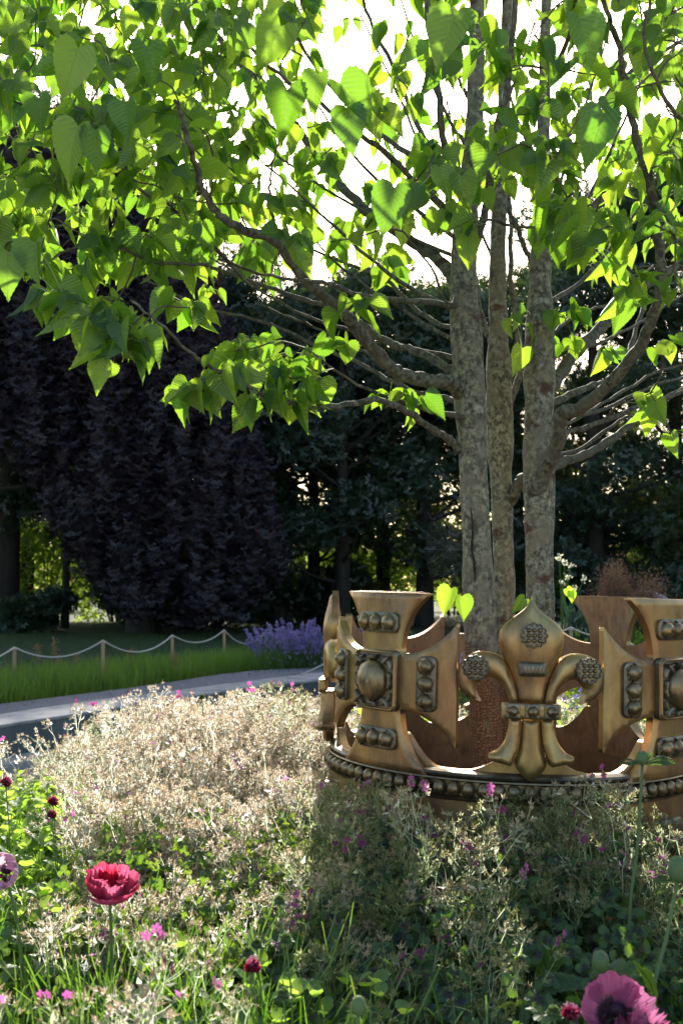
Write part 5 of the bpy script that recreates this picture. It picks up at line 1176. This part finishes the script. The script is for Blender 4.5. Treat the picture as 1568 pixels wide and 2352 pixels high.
def poppy(c, axis, L, label, mat, stem_pts, petals, seed=0, fringe=0, group=None):
    base = stem_pts[0]; t = tag(empty('poppy', tuple(base)), label, 'poppy', group); rel = Vector(base)
    S_ = Mass(); stalk(S_, [Vector(p) - rel for p in stem_pts], .0042, .0032); S_.build('stem', [M_pod, M_hair], t)
    Rm = Vector(axis).normalized().to_track_quat('Z', 'Y').to_matrix()
    for i, (ang, cup, wd, l_, ruf) in enumerate(petals):
        vs, fs, uv = petal_mesh(wd, L * l_, cup, L * ruf, seed + i); rz = Matrix.Rotation(R(ang), 3, 'Z')
        M = Mass(); M.add([Rm @ (rz @ Vector(v)) for v in vs], fs, 0, random.random(), uv); o = M.build('petal', mat, t, smooth=True); o.location = Vector(c) - rel
    M = Mass(); ellipsoid(M, (0, 0, .012), (.010, .010, .012), 12, 6, 0, .5, 0, Rm); N = 190; d = rdir(N, (0, 0, .9)); d[:, 2] = np.abs(d[:, 2]); d = norm(d)
    dm = (np.array(Rm) @ d.T).T; M.inst(HAIR, frames(dm, rdir(N)), dm * .008, rng.uniform(.014, .022, N)); kn = dm * .022; M.inst(KITE, frames(rdir(N), rdir(N)), kn, .004)
    o = M.build('stamens', M_pdark, t); o.location = Vector(c) - rel
    return t
B = P
c = B(253, 2062, 2.2)
poppy(c, (.1, -.28, 1), .073, 'wide red double poppy with a pink left side standing in the sunlit cranesbill', M_poppyr, [B(262, 2440, 2.25), B(258, 2240, 2.22), c],
      [(170, .50, .95, 1.08, .07), (100, .80, .9, 1.0, .10), (225, .55, .9, 1.0, .09), (275, .62, .9, .95, .10), (330, .42, .9, 1.08, .10), (15, .60, .85, 1.04, .12), (60, .95, .8, .92, .14), (300, .9, .7, .82, .17), (180, .9, .7, .85, .15), (0, 1.0, .65, .8, .18), (130, 1.1, .6, .8, .18), (240, 1.05, .55, .7, .2)], 3)
c = B(14, 2010, 2.25)
poppy(c, (-.15, -.95, .5), .070, 'pale pink poppy cut by the left edge, petals lit white', M_poppyw, [B(60, 2420, 2.3), B(45, 2150, 2.28), c],
      [(40, 1.15, .8, 1.0, .08), (110, 1.2, .8, 1.05, .08), (180, 1.0, .8, .9, .1), (250, .9, .8, .95, .1), (320, 1.15, .8, 1.05, .08)], 21)
c = B(1412, 2338, 1.72)
poppy(c, (.0, -.80, .62), .067, 'large open purple-pink poppy with black heart at the lower right', M_poppyp, [B(1500, 2700, 1.75), B(1450, 2480, 1.76), c],
      [(0, .38, 1.0, 1.0, .10), (75, .42, .95, .95, .12), (145, .45, .85, .95, .12), (215, .55, .85, .9, .16), (285, .45, .9, 1.0, .12), (330, .7, .6, .75, .2), (240, 1.0, .5, .65, .25), (180, 1.1, .5, .6, .25)], 41)
c = B(1480, 2385, 1.64)
poppy(c, (.3, -.6, .75), .044, 'frilly crumpled purple-pink poppy overlapping the large one at the lower right', M_poppyp, [B(1530, 2700, 1.7), B(1500, 2520, 1.7), c],
      [(a, cu, .6, l_, .24) for a, cu, l_ in ((0, .6, 1.), (60, .7, 1.), (120, .7, .95), (180, .6, 1.), (240, .7, 1.), (300, .7, 1.), (30, 1.1, .85), (150, 1.1, .85), (270, 1.15, .85), (210, 1.3, .7), (90, 1.35, .7))], 61)
def bud(c, L, wd, axis, label, stem_pts, leaves_=(), top='round', name='poppy_bud'):
    base = Vector(stem_pts[0]); t = tag(empty(name, tuple(base)), label, 'flower bud', None); S_ = Mass(); stalk(S_, [Vector(p) - base for p in stem_pts], .0042, .0034); S_.build('stem', [M_pod, M_hair], t)
    Rm = Vector(axis).normalized().to_track_quat('Z', 'Y').to_matrix(); M = Mass(); seg = 20; vs = []; pr_ = [(0, .18), (.06, .55), (.16, .82), (.32, .98), (.5, 1.), (.68, .95), (.84, .78), (.94, .5), (1, .06)]
    for z, r in pr_:
        for k in range(seg): q = wd * r * (1 + .05 * (k % 2)); vs.append(Rm @ Vector((math.cos(2 * PI * k / seg) * q, math.sin(2 * PI * k / seg) * q, z * L)))
    n = len(pr_); M.add(vs, [(i * seg + k, i * seg + (k + 1) % seg, (i + 1) * seg + (k + 1) % seg, (i + 1) * seg + k) for i in range(n - 1) for k in range(seg)] + [tuple((n - 1) * seg + k for k in range(seg))], 0)
    N = 330; d = rdir(N); z = rng.random(N); r = np.interp(z, [q[0] for q in pr_], [q[1] for q in pr_]) * wd; a = rng.uniform(0, 2 * PI, N); q = np.stack([np.cos(a) * r, np.sin(a) * r, z * L], -1); dd = norm(np.stack([np.cos(a), np.sin(a), (z - .4) * 1.2], -1)); RM = np.array(Rm)
    M.inst(HAIR, frames((RM @ dd.T).T, rdir(N)), (RM @ q.T).T, rng.uniform(.002, .004, N), None, 1)
    o = M.build('bud', [M_pod, M_hair], t, smooth=True); o.location = Vector(c) - base
    for (dx, dz, l_) in leaves_:
        F_ = Mass(); d = np.array([[dx, -.1, dz]]); F_.inst(FN[2], frames(d, np.array([[0, -.6, .8]])), [(0, 0, 0)], l_); o = F_.build('bract', M_gleaf, t); o.location = Vector(c) - base
    return t
c = B(1474, 1757, 2.45); bud(c, .033, .0135, (0, 0, 1), 'tall round-topped green bud with side leaves, highest stem before the right cross', [B(1440, 2420, 2.4), B(1445, 2100, 2.42), B(1462, 1950, 2.44), c], ((-.9, .25, .22), (.9, .25, .30), (.4, .6, .15)))
c = B(1554, 2025, 1.95); bud(c, .046, .0175, (.06, 0, 1), 'fat hairy green bud on a long stem at the right edge', [B(1530, 2500, 1.9), B(1498, 2300, 1.92), B(1530, 2150, 1.94), c], ((-.9, .2, .18), (.7, -.1, .14)))
c = B(1377, 2233, 1.95); bud(c, .038, .015, (.05, 0, 1), 'hairy green bud standing just above the large purple-pink poppy', [B(1400, 2560, 1.9), B(1388, 2350, 1.94), c], ((.8, .4, .1),))
c = B(822, 2332, 1.72); bud(c, .030, .0115, (.05, 0, 1), 'small hairy green bud at the bottom edge in the middle', [B(830, 2560, 1.72), B(824, 2430, 1.72), c], ((-.8, .5, .08), (.8, .5, .08)))
def button(px, py, Y, wd, label, mats=(M_crim, M_crimt), green=False, name='scabious', axis=(0, -.15, 1), lean=12):
    c = B(px, py, Y); base = B(px + lean, py + 330, Y + .02); t = tag(empty(name, tuple(base)), label, 'flower', None); S_ = Mass(); stalk(S_, [Vector((0, 0, 0)), (c - base) * .5 + Vector((.006, 0, 0)), c - base], .0020, .0015, hair=False); S_.build('stem', M_pod, t)
    Rm = np.array(Vector(axis).normalized().to_track_quat('Z', 'Y').to_matrix()); M = Mass(); N = 170; d = rdir(N, (0, 0, .55)); d[:, 2] = np.maximum(d[:, 2], -.12); d = norm(d); d = (Rm @ d.T).T; r = wd * .62
    ellipsoid(M, (0, 0, 0), (r, r, r * .75), 12, 7); M.inst(KITE, frames(d, rdir(N)), d * r * .6, wd * rng.uniform(.42, .62, N))
    if not green: N = 60; d2 = norm((Rm @ rdir(N, (0, 0, 1.3)).T).T); M.inst(HAIR, frames(d2, rdir(N)), d2 * r, wd * .5, None, 1); M.inst(KITE, frames(rdir(N), rdir(N)), d2 * wd * 1.1, .0022, None, 1)
    o = M.build('head', list(mats), t); o.location = c - base
    K = Mass(); a = np.linspace(0, 2 * PI, 9)[:-1]; d3 = np.stack([np.cos(a), np.sin(a), -.15 + 0 * a], -1); K.inst(KITE, frames((Rm @ d3.T).T, np.array([[0, 0, 1]] * 8)), np.tile([[0, 0, -wd * .2]], (8, 1)), wd * (1.35 if green else .9)); o = K.build('bracts', M_pod, t); o.location = c - base
button(580, 2222, 1.8, .0165, 'crimson scabious button with pink tips at the bottom centre-left')
button(1309, 2330, 1.68, .0155, 'crimson scabious button beside the large purple-pink poppy')
button(14, 1797, 2.9, .018, 'crimson scabious button highest at the left edge', axis=(.5, -.2, .8))
button(122, 1842, 2.8, .017, 'crimson scabious button over bright foliage, upper of two at left', axis=(.4, -.2, .9))
button(120, 1872, 2.75, .015, 'crimson scabious button just beneath another at left', axis=(.2, -.2, .9))
for px, py, Y, lb in ((650, 2284, 1.75, 'green scabious seed head lowest, right of the crimson button'), (657, 2156, 1.9, 'green scabious seed head on a nodding stem above the crimson button'), (570, 2187, 1.9, 'green scabious seed head directly above the crimson button, left one'), (589, 2168, 1.95, 'green scabious seed head above the crimson button, right one'), (642, 2068, 2.1, 'green scabious seed head highest in the grass'), (464, 1601, 3.9, 'spiky green seed head poking above the cranesbill against the wall'), (1270, 2325, 1.7, 'green scabious seed head left of the lower right crimson button')):
    button(px, py, Y, .0125, lb, (M_pod, M_pod), True, 'scabious_seed_head')
# single cranesbill stalks that stand clear
for i, (px, py, Y, s_, sd_, lb) in enumerate((
    (1075, 1800, 2.42, 1.05, 3, 'tall sunlit cranesbill stalk crossing the bead row, in the light streak'),
    (1100, 1990, 2.25, 1.0, 5, 'sunlit cranesbill stalk in the middle of the light streak'),
    (985, 1790, 2.62, .9, 6, 'sunlit cranesbill stalk in front of the scalloped rim left of the fleur-de-lis'),
    (1440, 1760, 2.55, .95, 7, 'sunlit cranesbill stalk beside the tall green bud'),
    (1105, 2120, 2.05, .9, 1, 'lowest cranesbill stalk of the light streak'),
    (245, 2140, 1.75, .95, 2, 'brownish cranesbill stalk near the bottom edge below the red poppy'),
    (330, 2190, 1.7, .9, 4, 'cranesbill stalk leaning over the bottom edge at left'),
    (160, 2230, 1.68, .85, 8, 'cranesbill stalk at the bottom edge, left of the one below the red poppy'),
    (40, 2220, 1.7, .85, 0, 'cranesbill stalk in the bottom left corner'),
    (500, 2230, 1.68, .7, 3, 'short cranesbill stalk beside the crimson button'),
    (380, 1585, 4.1, 1.0, 5, 'cranesbill stalk rising against the wall, leftmost tall one of the mound'),
    (505, 1592, 4.0, 1.0, 1, 'cranesbill stalk above the middle of the mound'),
    (600, 1572, 3.9, 1.0, 7, 'cranesbill stalk left of the highest one against the wall'),
    (652, 1556, 3.9, 1.05, 2, 'highest pink tipped cranesbill stalk against the wall'),
    (695, 1570, 3.95, 1.0, 4, 'cranesbill stalk nearest the crown against the wall'),
    (235, 1612, 4.0, 1.0, 8, 'lone cranesbill stalk against the wall at left of the mound'),
    (155, 1690, 4.2, .9, 6, 'low cranesbill stalk against the foot of the wall'),
    (50, 1695, 4.3, .9, 0, 'low cranesbill stalk near the left edge before the wall'))):
    T = SP[sd_]; tp_ = max(v[2] for v in T.v); q = P(px, py, Y); M = Mass(); M.inst(T, rotz(np.array([i * 1.3])), [(0, 0, -.6)], s_); 
    # a couple of open flowers at the tips
    Tf = Tpl(); tips = sorted([v for v in T.v], key=lambda v: -v[2])
    for k in range(3): a = Vector(tips[k * 25]); flower_t(Tf, a, Vector((random.uniform(-.5, .5), -1, .3)), .0095, 3)
    M.inst(Tf, rotz(np.array([i * 1.3])), [(0, 0, -.6)], s_)
    zt = tp_ * s_ - .6; M2 = M; o = M.build('cranesbill_stalk', GM); o.location = (q.x, q.y, q.z - zt); tag(o, lb, 'flower stalk', 'single cranesbill stalks standing clear')
